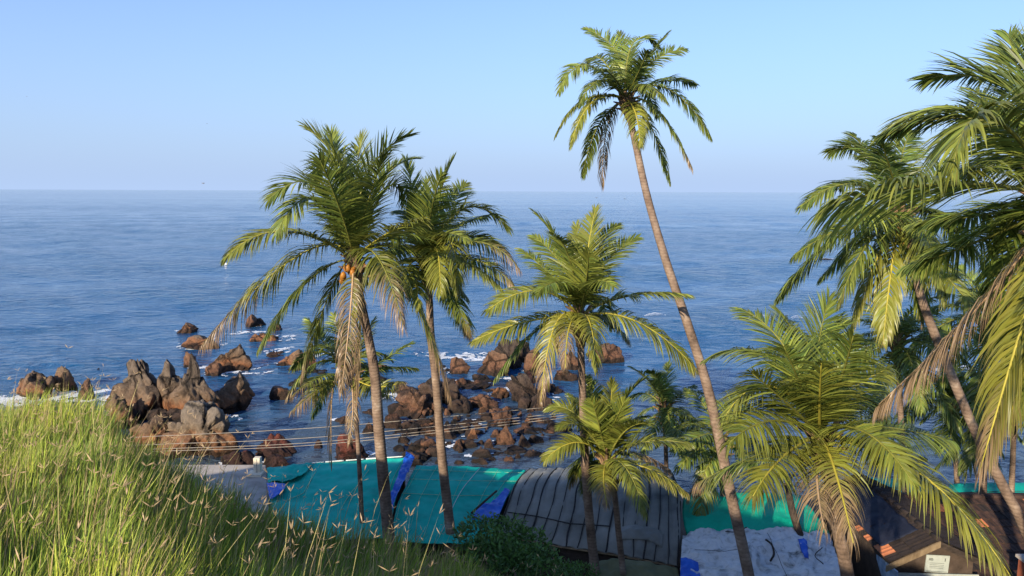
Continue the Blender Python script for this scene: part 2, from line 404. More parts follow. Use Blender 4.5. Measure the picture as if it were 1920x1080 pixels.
# ------------------------------------------------------------------ terrain: grassy brow, steep bank, beach shelf, sea bed
def slope_of(py):
    return -(-FPX * math.sin(PITCH) + (540 - py) * math.cos(PITCH)) / (FPX * math.cos(PITCH) + (540 - py) * math.sin(PITCH))
def u_of(px, py=900):
    return (px - 960) / (FPX * math.cos(PITCH) + (540 - py) * math.sin(PITCH))
EDGE = [  # photo column, row of the grass tops, metres out to the brow; unseen negative columns shaped to shade palms and roofs
    (-2050, 770, 9.5), (-1650, 590, 9.5), (-900, 590, 9.5), (-420, 720, 9.5), (0, 765, 9.2), (110, 762, 9.0), (190, 780, 8.6), (250, 830, 8.2), (310, 868, 7.8), (400, 915, 7.2), (500, 955, 6.8),
    (600, 970, 6.6), (700, 984, 6.5), (850, 1012, 6.4), (930, 1052, 6.2), (1000, 1095, 6.0), (1200, 1150, 5.8), (1500, 1200, 5.6), (1920, 1240, 5.2), (3200, 1240, 5.2)]
EU = np.array([u_of(e[0]) for e in EDGE]); ES = np.array([slope_of(e[1]) for e in EDGE]); EY = np.array([e[2] for e in EDGE])
GRASS_H = 0.5
def smooth01(t):
    t = np.clip(t, 0, 1); return t * t * (3 - 2 * t)
def ground_z(x, y):
    x = np.asarray(x, float); y = np.asarray(y, float)
    yy = np.maximum(y, 1.5)
    u = x / yy
    ye = np.interp(u, EU, EY); se = np.interp(u, EU, ES)
    De = se * ye + GRASS_H
    t = np.clip(yy / ye, 0, 1)
    top = H - (1.75 + (De - 1.75) * t)
    over = np.maximum(yy - ye, 0)
    bank = top - 0.9 * over * np.clip(over / 0.8, 0.25, 1)
    bank = bank + 0.10 * np.sin(x * 1.7 + 0.6) * np.sin(y * 1.3) * np.clip(t, 0, 1)
    shelf = 0.85 + 0.12 * np.sin(x * 0.45) + 0.1 * np.sin(y * 0.7 + x * 0.2)
    shore = 31.5 + 1.4 * np.sin(x * 0.23 + 1.0) + 0.7 * np.sin(x * 0.61)
    shelf = shelf - 2.6 * smooth01((y - shore + 3.0) / 8.0)
    shelf = shelf - 2.5 * smooth01((-14 - x) / 6.0) * smooth01((y - 16) / 8.0)
    return np.maximum(bank, shelf)
gx = np.concatenate([np.arange(-70, -14, 1.4), np.arange(-14, 16, 0.3), np.arange(16, 72, 1.4)])
gy = np.concatenate([np.arange(-40, 0, 1.6), np.arange(0, 14, 0.25), np.arange(14, 52, 0.7)])
GX, GY = np.meshgrid(gx, gy)
GZ = ground_z(GX, GY)
nxg, nyg = len(gx), len(gy)
idx = np.arange(nxg * nyg).reshape(nyg, nxg)
F = np.stack([idx[:-1, :-1], idx[:-1, 1:], idx[1:, 1:], idx[1:, :-1]], -1).reshape(-1, 4)
sandmat = noise_mat('wet_sand', [(0.3, (0.08, 0.055, 0.04)), (0.7, (0.18, 0.13, 0.09))], 1.2, 8, 0.8, 0.5, 5)
fy = GY[:-1, :-1].ravel(); fz = GZ[:-1, :-1].ravel()
me = mesh_np('ground', np.stack([GX, GY, GZ], -1).reshape(-1, 3), F, None, mats=[M['soil'], sandmat], midx=(fz < 1.3).astype(int))
ground = tag(link('ground', me), kind='structure')

# ------------------------------------------------------------------ sea
WV = []
wr = random.Random(5)
for k in range(22):
    lam = 1.6 * 1.17 ** k
    th = math.radians(-95 + wr.uniform(-55, 55))     # swell running in towards the shore
    WV.append((2 * math.pi / lam * math.cos(th), 2 * math.pi / lam * math.sin(th), lam, 0.0050 * lam ** 0.8 * wr.uniform(.7, 1.3), wr.uniform(0, 6.28)))
def wave_z(x, y, cell=0.0):
    z = np.zeros_like(x)
    for kx, ky, lam, a, ph in WV:
        w = np.clip((lam / np.maximum(cell, 1e-6) - 2.5) / 2.5, 0, 1) if not np.isscalar(cell) or cell > 0 else 1.0
        z = z + w * a * np.sin(kx * x + ky * y + ph)
    return z
ny_s = 620
yr = 25.0 * (30000.0 / 25.0) ** (np.linspace(0, 1, ny_s) ** 1.25)
nx_s = 440
sx = np.linspace(-1, 1, nx_s)
YY = np.repeat(yr[:, None], nx_s, 1)
XX = sx[None, :] * (YY * 0.95 + 14)
dyr = np.gradient(yr)
cell = np.maximum(np.repeat(dyr[:, None], nx_s, 1) * 0.6, (YY * 0.95 + 14) * 2 / nx_s)
ZZ = wave_z(XX, YY, cell)
idx = np.arange(ny_s * nx_s).reshape(ny_s, nx_s)
F = np.stack([idx[:-1, :-1], idx[:-1, 1:], idx[1:, 1:], idx[1:, :-1]], -1).reshape(-1, 4)
m, nt, b = mat_new('sea_water')
geo = N(nt, 'ShaderNodeNewGeometry')
mp = N(nt, 'ShaderNodeMapping'); mp.inputs['Scale'].default_value = (0.55, 1.0, 1.0)
nt.links.new(geo.outputs['Position'], mp.inputs['Vector'])
n1 = N(nt, 'ShaderNodeTexNoise'); n1.inputs['Scale'].default_value = 0.95; n1.inputs['Detail'].default_value = 5; n1.inputs['Roughness'].default_value = 0.55; n1.inputs['Distortion'].default_value = 0.4
nt.links.new(mp.outputs['Vector'], n1.inputs['Vector'])
n3 = N(nt, 'ShaderNodeTexNoise'); n3.inputs['Scale'].default_value = 0.16; n3.inputs['Detail'].default_value = 4
nt.links.new(mp.outputs['Vector'], n3.inputs['Vector'])
# long slicks and cat's-paws that ruffle the surface unevenly
mp2 = N(nt, 'ShaderNodeMapping'); mp2.inputs['Scale'].default_value = (0.0009, 0.0045, 1.0)
nt.links.new(geo.outputs['Position'], mp2.inputs['Vector'])
n2 = N(nt, 'ShaderNodeTexNoise'); n2.inputs['Scale'].default_value = 1.6; n2.inputs['Detail'].default_value = 6; n2.inputs['Roughness'].default_value = 0.6
nt.links.new(mp2.outputs['Vector'], n2.inputs['Vector'])
mr = N(nt, 'ShaderNodeMapRange'); mr.inputs['From Min'].default_value = 0.35; mr.inputs['From Max'].default_value = 0.68
mr.inputs['To Min'].default_value = 0.15; mr.inputs['To Max'].default_value = 1.0
nt.links.new(n2.outputs['Fac'], mr.inputs['Value'])
bp0 = N(nt, 'ShaderNodeBump'); bp0.inputs['Distance'].default_value = 1.0; bp0.inputs['Strength'].default_value = 0.45
nt.links.new(n3.outputs['Fac'], bp0.inputs['Height'])
bp = N(nt, 'ShaderNodeBump'); bp.inputs['Distance'].default_value = 0.95
# the chop is steeper inshore, over the shoals, than out on the open water
spy = N(nt, 'ShaderNodeSeparateXYZ'); nt.links.new(geo.outputs['Position'], spy.inputs['Vector'])
fd = N(nt, 'ShaderNodeMapRange'); fd.inputs['From Min'].default_value = 60; fd.inputs['From Max'].default_value = 900; fd.inputs['To Min'].default_value = 1.0; fd.inputs['To Max'].default_value = 0.42
nt.links.new(spy.outputs['Y'], fd.inputs['Value'])
ms = N(nt, 'ShaderNodeMath', operation='MULTIPLY'); nt.links.new(mr.outputs['Result'], ms.inputs[0]); nt.links.new(fd.outputs['Result'], ms.inputs[1])
nt.links.new(ms.outputs[0], bp.inputs['Strength']); nt.links.new(n1.outputs['Fac'], bp.inputs['Height'])
nt.links.new(bp0.outputs['Normal'], bp.inputs['Normal'])
nt.links.new(bp.outputs['Normal'], b.inputs['Normal'])
b.inputs['Base Color'].default_value = (0.012, 0.070, 0.165, 1)
# the brown reef flat shows through the shallow water inshore
sh = N(nt, 'ShaderNodeMapRange'); sh.inputs['From Min'].default_value = 34; sh.inputs['From Max'].default_value = 56; sh.inputs['To Min'].default_value = 1.15; sh.inputs['To Max'].default_value = -0.15
nt.links.new(spy.outputs['Y'], sh.inputs['Value'])
n5 = N(nt, 'ShaderNodeTexNoise'); n5.inputs['Scale'].default_value = 0.22; n5.inputs['Detail'].default_value = 6
nt.links.new(geo.outputs['Position'], n5.inputs['Vector'])
s5 = N(nt, 'ShaderNodeMath', operation='MULTIPLY_ADD'); s5.inputs[1].default_value = 1.8; s5.inputs[2].default_value = -0.9
nt.links.new(n5.outputs['Fac'], s5.inputs[0])
a5 = N(nt, 'ShaderNodeMath', operation='ADD', use_clamp=True); nt.links.new(sh.outputs['Result'], a5.inputs[0]); nt.links.new(s5.outputs[0], a5.inputs[1])
mx5 = N(nt, 'ShaderNodeMix', data_type='RGBA'); mx5.inputs['A'].default_value = (0.012, 0.070, 0.165, 1); mx5.inputs['B'].default_value = (0.042, 0.062, 0.085, 1)
nt.links.new(a5.outputs[0], mx5.inputs['Factor']); nt.links.new(mx5.outputs['Result'], b.inputs['Base Color'])
b.inputs['Roughness'].default_value = 0.07; b.inputs['IOR'].default_value = 1.333
sea = tag(link('sea', mesh_np('sea', np.stack([XX, YY, ZZ], -1).reshape(-1, 3), F, m)), kind='structure')

# ------------------------------------------------------------------ rocks
def make_rock(name, base, w, d, h, mat, seed, point=0.0, cuts=14, sub=4, lean=(0, 0), crag=0.12, sink=0.8):
    """angular boulder: a ball cut by random planes, then split by ridged noise"""
    rr = random.Random(seed)
    bm = bmesh.new(); bmesh.ops.create_icosphere(bm, subdivisions=sub, radius=1.0)
    V = np.array([v.co[:] for v in bm.verts]); F = np.array([[v.index for v in f.verts] for f in bm.faces]); bm.free()
    for k in range(cuts):
        n = Vector((rr.gauss(0, 1), rr.gauss(0, 1), rr.gauss(0.15, 0.8))).normalized()
        dd = rr.uniform(0.45, 0.82)
        n = np.array(n); s = V @ n - dd
        V = V - np.outer(np.maximum(s, 0) * 0.98, n)
    V /= np.abs(V).max(0)
    z01 = np.clip((V[:, 2] + 1) / 2, 0, 1)
    if point:
        k = 1 - point * z01 ** 1.1
        V[:, 0] *= k; V[:, 1] *= k
    V[:, 0] += lean[0] * z01; V[:, 1] += lean[1] * z01
    W = np.empty_like(V)
    tot = h + sink
    W[:, 0] = V[:, 0] * w / 2; W[:, 1] = V[:, 1] * d / 2; W[:, 2] = (V[:, 2] + 1) / 2 * tot - sink
    size = max(w, h)
    nr = V / np.maximum(np.linalg.norm(V, axis=1, keepdims=True), 1e-6)
    off = Vector((seed * 3.7, seed * 1.3, 0))
    # blocks split by joints: each cell stands proud or back, clefts between them
    K = 16 if sub >= 5 else 8
    tilt = rr.uniform(-.5, .5)
    Q = W / size
    Q = np.stack([Q[:, 0] + tilt * Q[:, 2], Q[:, 1], Q[:, 2] * 0.55 + 0.25 * Q[:, 0]], 1)
    warp = np.array([[noise.noise(Vector(p_) * 4 + off), noise.noise(Vector(p_) * 4 - off)] for p_ in Q])
    Q[:, 0] += 0.05 * warp[:, 0]; Q[:, 2] += 0.05 * warp[:, 1]
    lo_b, hi_b = Q.min(0), Q.max(0)
    seeds = np.array([[rr.uniform(lo_b[k], hi_b[k]) for k in range(3)] for _ in range(K)])
    amp = np.array([rr.uniform(-1, 1) for _ in range(K)])
    D = np.linalg.norm(Q[:, None, :] - seeds[None], axis=2)
    o2 = np.argsort(D, axis=1)
    d1 = np.take_along_axis(D, o2[:, :1], 1)[:, 0]; d2 = np.take_along_axis(D, o2[:, 1:2], 1)[:, 0]
    crack = np.clip((d2 - d1) / 0.05, 0, 1)
    disp = crag * (0.45 * amp[o2[:, 0]] * crack - 0.55 * (1 - crack))
    fine = np.array([0.34 * (noise.ridged_multi_fractal(Vector(p_) * 3.0 + off, 1.0, 2.1, 4, 0.9, 2.0) - 1.0) + 0.22 * noise.noise(Vector(p_) * 9 + off) + 0.20 * noise.noise(Vector(p_) * 21 + off) for p_ in Q])
    W += nr * (size * (disp + crag * fine))[:, None]
    W += np.array(base)
    me = mesh_np(name, W, F, mat, smooth=False)
    o = link(name, me)
    return recentre(o)
ROCKS = []
def rock(px, py, w, h, mat, label, point=0.0, seed=None, depth=1.0, crag=0.12, sub=4, lean=(0, 0), name='sea_rock', cuts=11, group=None, z=0.0):
    c = PZ(px, py, z)
    m_per_px = (c - Vector((0, 0, H))).length / FPX
    W_, H_ = w * m_per_px * 1.12, h * m_per_px * 1.0
    D_ = W_ * depth
    H_ = max(H_ - D_ * 0.10, H_ * 0.6)
    s = seed if seed is not None else len(ROCKS) + 1
    o = make_rock(name, (c.x, c.y + D_ * 0.42, 0.0), W_, D_, H_, M[mat], s, point, cuts, sub, lean, crag)
    tag(o, label, 'rock', group)
    ROCKS.append((c.x, c.y + D_ * 0.42, W_, D_, H_))
    return o
rock(230, 788, 136, 122, 'rock', 'tall grey-brown pointed rock spire leaning beside the twin-peaked rock', 0.80, 3, 0.8, 0.13, 5, (0.12, 0), cuts=14)
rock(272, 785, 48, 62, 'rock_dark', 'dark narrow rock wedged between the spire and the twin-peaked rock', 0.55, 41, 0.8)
rock(302, 784, 96, 114, 'rock', 'tall blunt grey rock peak with an orange foot', 0.6, 14, 0.8, 0.12, 5, (0.1, 0), cuts=14)
rock(342, 794, 126, 118, 'rock', 'broad triangular grey rock slab with orange stained base', 0.74, 25, 0.7, 0.12, 5, cuts=14)
rock(424, 770, 96, 66, 'rock', 'blocky cracked grey boulder with rusty waterline, standing in calm water', 0.22, 7, 0.8, 0.10, 5)
rock(380, 770, 50, 42, 'rock', 'low grey block against the side of the triangular slab', 0.2, 42, 0.8)
rock(424, 701, 84, 56, 'rock', 'squat cracked brown boulder with two deep clefts', 0.25, 9, 0.8, 0.11, 5)
rock(398, 708, 46, 26, 'rock_brown', 'rusty low boulder at the foot of the squat cracked one', 0.3, 10)
rock(362, 656, 76, 30, 'rock_pale', 'long low tan boulder under a drooping dry frond', 0.15, 12, 0.7, 0.08)
rock(345, 623, 33, 17, 'rock_pale', 'small rounded tan rock standing farthest out beside the low tan boulder', 0.2, 13, 0.8, 0.08)
rock(470, 614, 38, 26, 'rock_brown', 'ragged brown rock with foam behind, under palm leaf tips', 0.4, 15)
rock(512, 624, 30, 20, 'rock_brown', 'small oval reddish-brown rock beyond the flat split boulder', 0.25, 16, 0.8, 0.08)
rock(493, 645, 64, 22, 'rock', 'flat split tan boulder with foam at one end', 0.15, 17, 0.7)
rock(348, 692, 34, 34, 'rock_brown', 'orange-brown pointed rock peeping behind the grey peaks', 0.6, 18)
rock(48, 752, 70, 54, 'rock', 'stout grey-brown boulder behind the tall grass with foam at its foot', 0.3, 19, 0.9, 0.11, 5)
rock(114, 738, 46, 50, 'rock', 'upright grey-brown boulder near the stout one behind the grass', 0.35, 20, 0.9)
rock(152, 752, 34, 44, 'rock_brown', 'thin pointed rock in foam behind the grass stalks', 0.6, 21)
rock(156, 696, 12, 9, 'rock_brown', 'tiny brown rock awash beyond the upright boulder', 0.3, 22, sub=3)
rock(181, 699, 11, 9, 'rock_dark', 'tiny dark rock awash beside the tiny brown one', 0.3, 23, sub=3)
rock(335, 862, 156, 100, 'rock_pale', 'wide craggy pale grey outcrop with orange base below the brow', 0.5, 24, 0.8, 0.17, 5, (0.22, 0), cuts=10)
rock(275, 850, 100, 74, 'rock', 'jagged grey outcrop half hidden by dry grass', 0.45, 27, 0.8, 0.16, 5)
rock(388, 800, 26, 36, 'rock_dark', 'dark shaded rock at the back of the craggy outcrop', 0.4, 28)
rock(548, 694, 82, 40, 'rock', 'grey and brown boulder with foam beyond, by the short palm', 0.3, 29, 0.7, 0.11, 5)
rock(506, 672, 46, 22, 'rock_brown', 'low orange-brown knobbly rock beside the boulder near the short palm', 0.35, 30)
rock(523, 746, 40, 25, 'rock_brown', 'single square brown block in open water before the short palm', 0.1, 31, 0.8, 0.06)
rock(508, 852, 74, 36, 'rock_red', 'dark red rounded rock under the cables', 0.2, 32, 0.7, 0.10, 5)
rock(440, 868, 70, 20, 'rock_red', 'low red ledge of rock beyond the concrete roof', 0.2, 33, 0.6)
rock(510, 872, 56, 18, 'rock_red', 'flat red rock slab between the ledge and the teal roof', 0.2, 34, 0.6)
rock(652, 862, 66, 46, 'rock_red', 'rounded red rock behind the thin palm trunk', 0.2, 35, 0.7, 0.10, 5)
rock(595, 832, 18, 8, 'rock_red', 'small red rock awash between the two rounded red ones', 0.2, 36, 0.7, sub=3)
rock(640, 790, 34, 10, 'rock_brown', 'brown rock barely awash near the short thin-trunked palm', 0.2, 37, 0.7, sub=3)
# reef beyond the shacks
rock(860, 704, 48, 36, 'rock_brown', 'brown boulder capped with foam spray beside the reef gap', 0.2, 43, .8)
rock(925, 702, 64, 48, 'rock_brown', 'big rounded orange-brown boulder in the reef', 0.25, 44, .8, 0.09, 5)
rock(962, 690, 84, 60, 'rock_dark', 'tall dark brown rock mass behind the orange-brown boulder', 0.2, 45, .8, 0.12, 5)
rock(1010, 700, 56, 48, 'rock_brown', 'brown rock behind the drooping yellow frond', 0.3, 46)
rock(1145, 678, 54, 36, 'rock_brown', 'flat-topped reddish brown rock beyond the mid palm trunk', 0.12, 47, .8, 0.08, 5)
rock(1120, 668, 40, 22, 'rock_brown', 'low brown rock joined behind the flat-topped one', 0.2, 48)
rock(1058, 708, 58, 18, 'rock_brown', 'low brown ledge beside the mid palm trunk', 0.2, 49, .6)
rock(970, 716, 36, 16, 'rock_brown', 'low reddish rock in front of the orange-brown boulder', 0.2, 50)
rock(992, 714, 34, 20, 'rock_red', 'smooth rust-red rock in front of the dark rock mass', 0.2, 51, crag=0.07)
rock(778, 784, 96, 54, 'rock_brown', 'broken brown reef block beside the second palm trunk', 0.3, 52, .8, 0.18, 5)
rock(838, 762, 110, 46, 'rock_dark', 'long dark reef block behind the second palm trunk', 0.2, 53, .7, 0.17, 5)
rock(772, 755, 46, 30, 'rock_dark', 'dark knobbly reef head beyond the broken block', 0.3, 54)
rock(732, 800, 40, 22, 'rock_brown', 'brown rock beside the thick palm trunk at the reef end', 0.2, 55)
rock(690, 808, 28, 18, 'rock_brown', 'small orange-brown boulder between the two near palm trunks', 0.2, 56)
rock(908, 772, 74, 34, 'rock_brown', 'brown reef block with sloping top under the cables', 0.3, 57, .8, 0.15)
rock(935, 752, 44, 24, 'rock_pale', 'pale sloping reef slab', 0.3, 58)
rock(985, 758, 80, 54, 'rock_dark', 'large dark craggy reef rock beside the drooping frond tip', 0.3, 59, .8, 0.16, 5)
rock(880, 802, 60, 22, 'rock_brown', 'low broken rock beside the second palm trunk foot', 0.2, 60, .8, .15)
rock(940, 806, 60, 40, 'rock_brown', 'stack of brown rock under the cable ends', 0.3, 61, .8, .15)
rock(993, 802, 34, 18, 'rock_pale', 'small bright tan boulder by the low palm', 0.2, 62, .8, .06)
rock(945, 838, 46, 44, 'rock_brown', 'leaning brown boulder beyond the teal roof corner', 0.35, 63, .8, .12)
rock(888, 828, 32, 24, 'rock_pale', 'pointed tan boulder standing in shallow water', 0.5, 64, .8, .09)
rock(858, 848, 38, 24, 'rock_brown', 'brown boulder among dark ones near the teal roof', 0.3, 65)
rock(905, 866, 50, 26, 'rock_dark', 'largest black wet boulder at the teal roof edge', 0.15, 66, .9, .08)
rock(1050, 818, 52, 28, 'rock_dark', 'black flat boulder beside the low palm fronds', 0.1, 67, .9, .1)
rock(985, 848, 30, 32, 'rock_dark', 'upright dark boulder in shallows by the low palm', 0.2, 68)
rock(780, 866, 40, 22, 'rock_dark', 'dark rock tucked behind the blue tarpaulin strip', 0.2, 69)
rock(705, 700, 60, 26, 'rock_brown', 'brown rock shelf half hidden by hanging dry fronds', 0.2, 71, .7, .14)
rock(905, 716, 50, 22, 'rock_dark', 'dark wet rock in the reef gap before the orange-brown boulder', 0.2, 72, .7, .12)
rock(1075, 690, 44, 34, 'rock_brown', 'brown rock close behind the mid palm trunk', 0.3, 73, .8, .12)
rock(860, 780, 70, 34, 'rock_dark', 'dark reef rubble block behind the second palm trunk', 0.25, 74, .8, .18)
rock(800, 800, 60, 26, 'rock_brown', 'brown broken rock under the cables beside the second palm trunk', 0.25, 75, .8, .18)
rock(925, 790, 60, 30, 'rock_brown', 'brown broken rock mound in the middle of the reef', 0.25, 76, .8, .18)
rock(1020, 775, 60, 34, 'rock_dark', 'dark broken rock by the tip of the yellow frond', 0.25, 77, .8, .16)
rock(960, 862, 60, 24, 'rock_dark', 'flat black wet boulder beyond the corded teal roof', 0.15, 78, .8, .1)
rock(1010, 868, 70, 22, 'rock_dark', 'long black wet boulder beyond the dark tarpaulin roof', 0.15, 79, .8, .1)
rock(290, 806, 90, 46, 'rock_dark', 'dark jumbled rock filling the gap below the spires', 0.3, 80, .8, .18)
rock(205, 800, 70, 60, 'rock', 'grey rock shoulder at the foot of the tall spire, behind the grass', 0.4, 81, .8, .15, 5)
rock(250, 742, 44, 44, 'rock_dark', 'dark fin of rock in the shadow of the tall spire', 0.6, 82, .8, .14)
rs = random.Random(33)
LEDGE = [(600, 690), (640, 700), (575, 705), (690, 730), (745, 740), (800, 735), (870, 735), (920, 735), (1040, 735), (760, 815), (830, 815), (700, 775), (900, 815), (970, 825), (1020, 800), (870, 842), (930, 852), (560, 725), (820, 700), (1010, 822), (960, 778), (800, 772)]
for k, (px, py) in enumerate(LEDGE):
    w = rs.uniform(46, 96)
    rock(px + rs.uniform(-8, 8), py, w, w * rs.uniform(.13, .24), rs.choice(['rock_brown', 'rock_dark', 'rock_brown']), 'low wet rock ledge barely above the water in the reef', 0.1, 300 + k, rs.uniform(.6, .9), .13, 4, name='rock_ledge', group='low wet ledges of the reef')
rs = random.Random(21)
for k in range(230):
    while True:
        px = rs.uniform(745, 1045); py = rs.uniform(770, 882)
        if px > 700 + (py - 740) * 0.3: break
    w = rs.choice([10, 13, 17, 22, 28, 36]) * rs.uniform(.8, 1.2)
    near = py > 845
    mt = rs.choice(['rock_dark', 'rock_dark', 'rock_brown']) if near else rs.choice(['rock_brown', 'rock_brown', 'rock_pale', 'rock_dark'])
    lab = {'rock_dark': 'dark wet boulder scattered in the shallows behind the shack roofs', 'rock_brown': 'brown boulder scattered in the shallows behind the shack roofs', 'rock_pale': 'pale tan boulder scattered in the shallows behind the shack roofs'}[mt]
    rock(px, py, w, w * rs.uniform(.4, .75), mt, lab, rs.uniform(0, .4), 100 + k, rs.uniform(.7, 1), .11, 3, name='boulder', group='boulders in the shallows: ' + mt.split('_')[1])
for k in range(16):
    px = rs.uniform(1200, 1900); py = rs.uniform(800, 880); w = rs.uniform(16, 40)
    rock(px, py, w, w * .5, 'rock_dark', 'dark boulder on the shore glimpsed between palm fronds', rs.uniform(0, .4), 200 + k, .9, .11, 3, name='boulder', group='dark boulders beyond the palms')
rock(1552, 486, 34, 4, 'rock_dark', 'low dark rock awash far out with a white breaker', 0.2, 70, .6, .06, 3)

# ------------------------------------------------------------------ foam: lacy patches floating on the swell
FV = []; FF = []
def foam(cx, cy, rx, ry, thr, seed, cell=0.07, lift=0.03, hump=0.0, sc=1.5):
    xs = np.arange(cx - rx, cx + rx, cell); ys = np.arange(cy - ry, cy + ry, cell)
    for x in xs:
        for y in ys:
            r2 = ((x - cx) / rx) ** 2 + ((y - cy) / ry) ** 2
            if r2 > 1: continue
            q = Vector((x * sc, y * sc, seed * 5.1))
            n = noise.noise(q) * 0.6 + noise.noise(q * 2.6) * 0.4 + noise.noise(q * 6) * 0.25
            if n < thr + r2 * 0.55 - 0.15: continue
            z = float(wave_z(np.array(x), np.array(y))) + lift + hump * max(0, 1 - r2) * (1 + 0.6 * n)
            o = len(FV); h = cell * 0.56
            for dx, dy in ((-h, -h), (h, -h), (h, h), (-h, h)):
                FV.append((x + dx, y + dy, z + 0.012 * noise.noise(Vector((x * 9, y * 9, 1)))))
            FF.append((o, o + 1, o + 2, o + 3))
fr = random.Random(9)
for i, (x, y, w, d, h) in enumerate(ROCKS[:58]):
    if w > 1.0 and fr.random() < 0.75:
        foam(x + fr.uniform(-.3, .3) * w, y + d * fr.uniform(0.1, .5), w * fr.uniform(.6, .85), d * fr.uniform(.5, .8), fr.uniform(0.16, 0.3), i + 1, 0.09)
for px, py, rx, ry, thr in [(20, 752, 3.0, 1.6, -0.12), (165, 742, 2.6, 1.8, -0.12), (205, 745, 1.8, 1.4, -0.1), (420, 690, 3.0, 1.0, .1), (470, 700, 2.5, .8, .15), (372, 690, 1.6, .8, 0), (860, 668, 4, 1.5, 0.02),
                             (905, 672, 2.5, 1.2, -.02), (965, 705, 1.5, .5, -.1), (600, 672, 3, .9, .1), (750, 742, 2.2, 1.4, .05), (460, 627, 2.4, .9, .05), (395, 637, 1.4, .7, 0), (880, 715, 2, .6, .1), (985, 730, 3, 1, .22)]:
    c = PZ(px, py); foam(c.x, c.y, rx, ry, thr, px, 0.09)
for px, py, rx, ry in [(1228, 597, 1.15, .45), (1556, 485, 2.6, .5), (1425, 599, 1.5, .3), (1495, 599, .8, .25), (1580, 652, 1.7, .7), (1620, 655, 1.2, .5), (1790, 694, 1.6, .5), (1700, 560, 1.2, .3)]:
    c = PZ(px, py); foam(c.x, c.y, rx, ry, -0.45, px, 0.08, 0.03, 0.28, 0.8)
foam_mat = noise_mat('sea_foam', [(0.3, (0.62, 0.66, 0.70)), (0.7, (0.80, 0.82, 0.83))], 6, 5, 0.8, 0.4, 20)
tag(link('sea_foam', mesh_np('sea_foam', np.array(FV), np.array(FF), foam_mat, smooth=False)), 'lacy white foam and small breakers around the rocks', 'foam', kind='stuff')

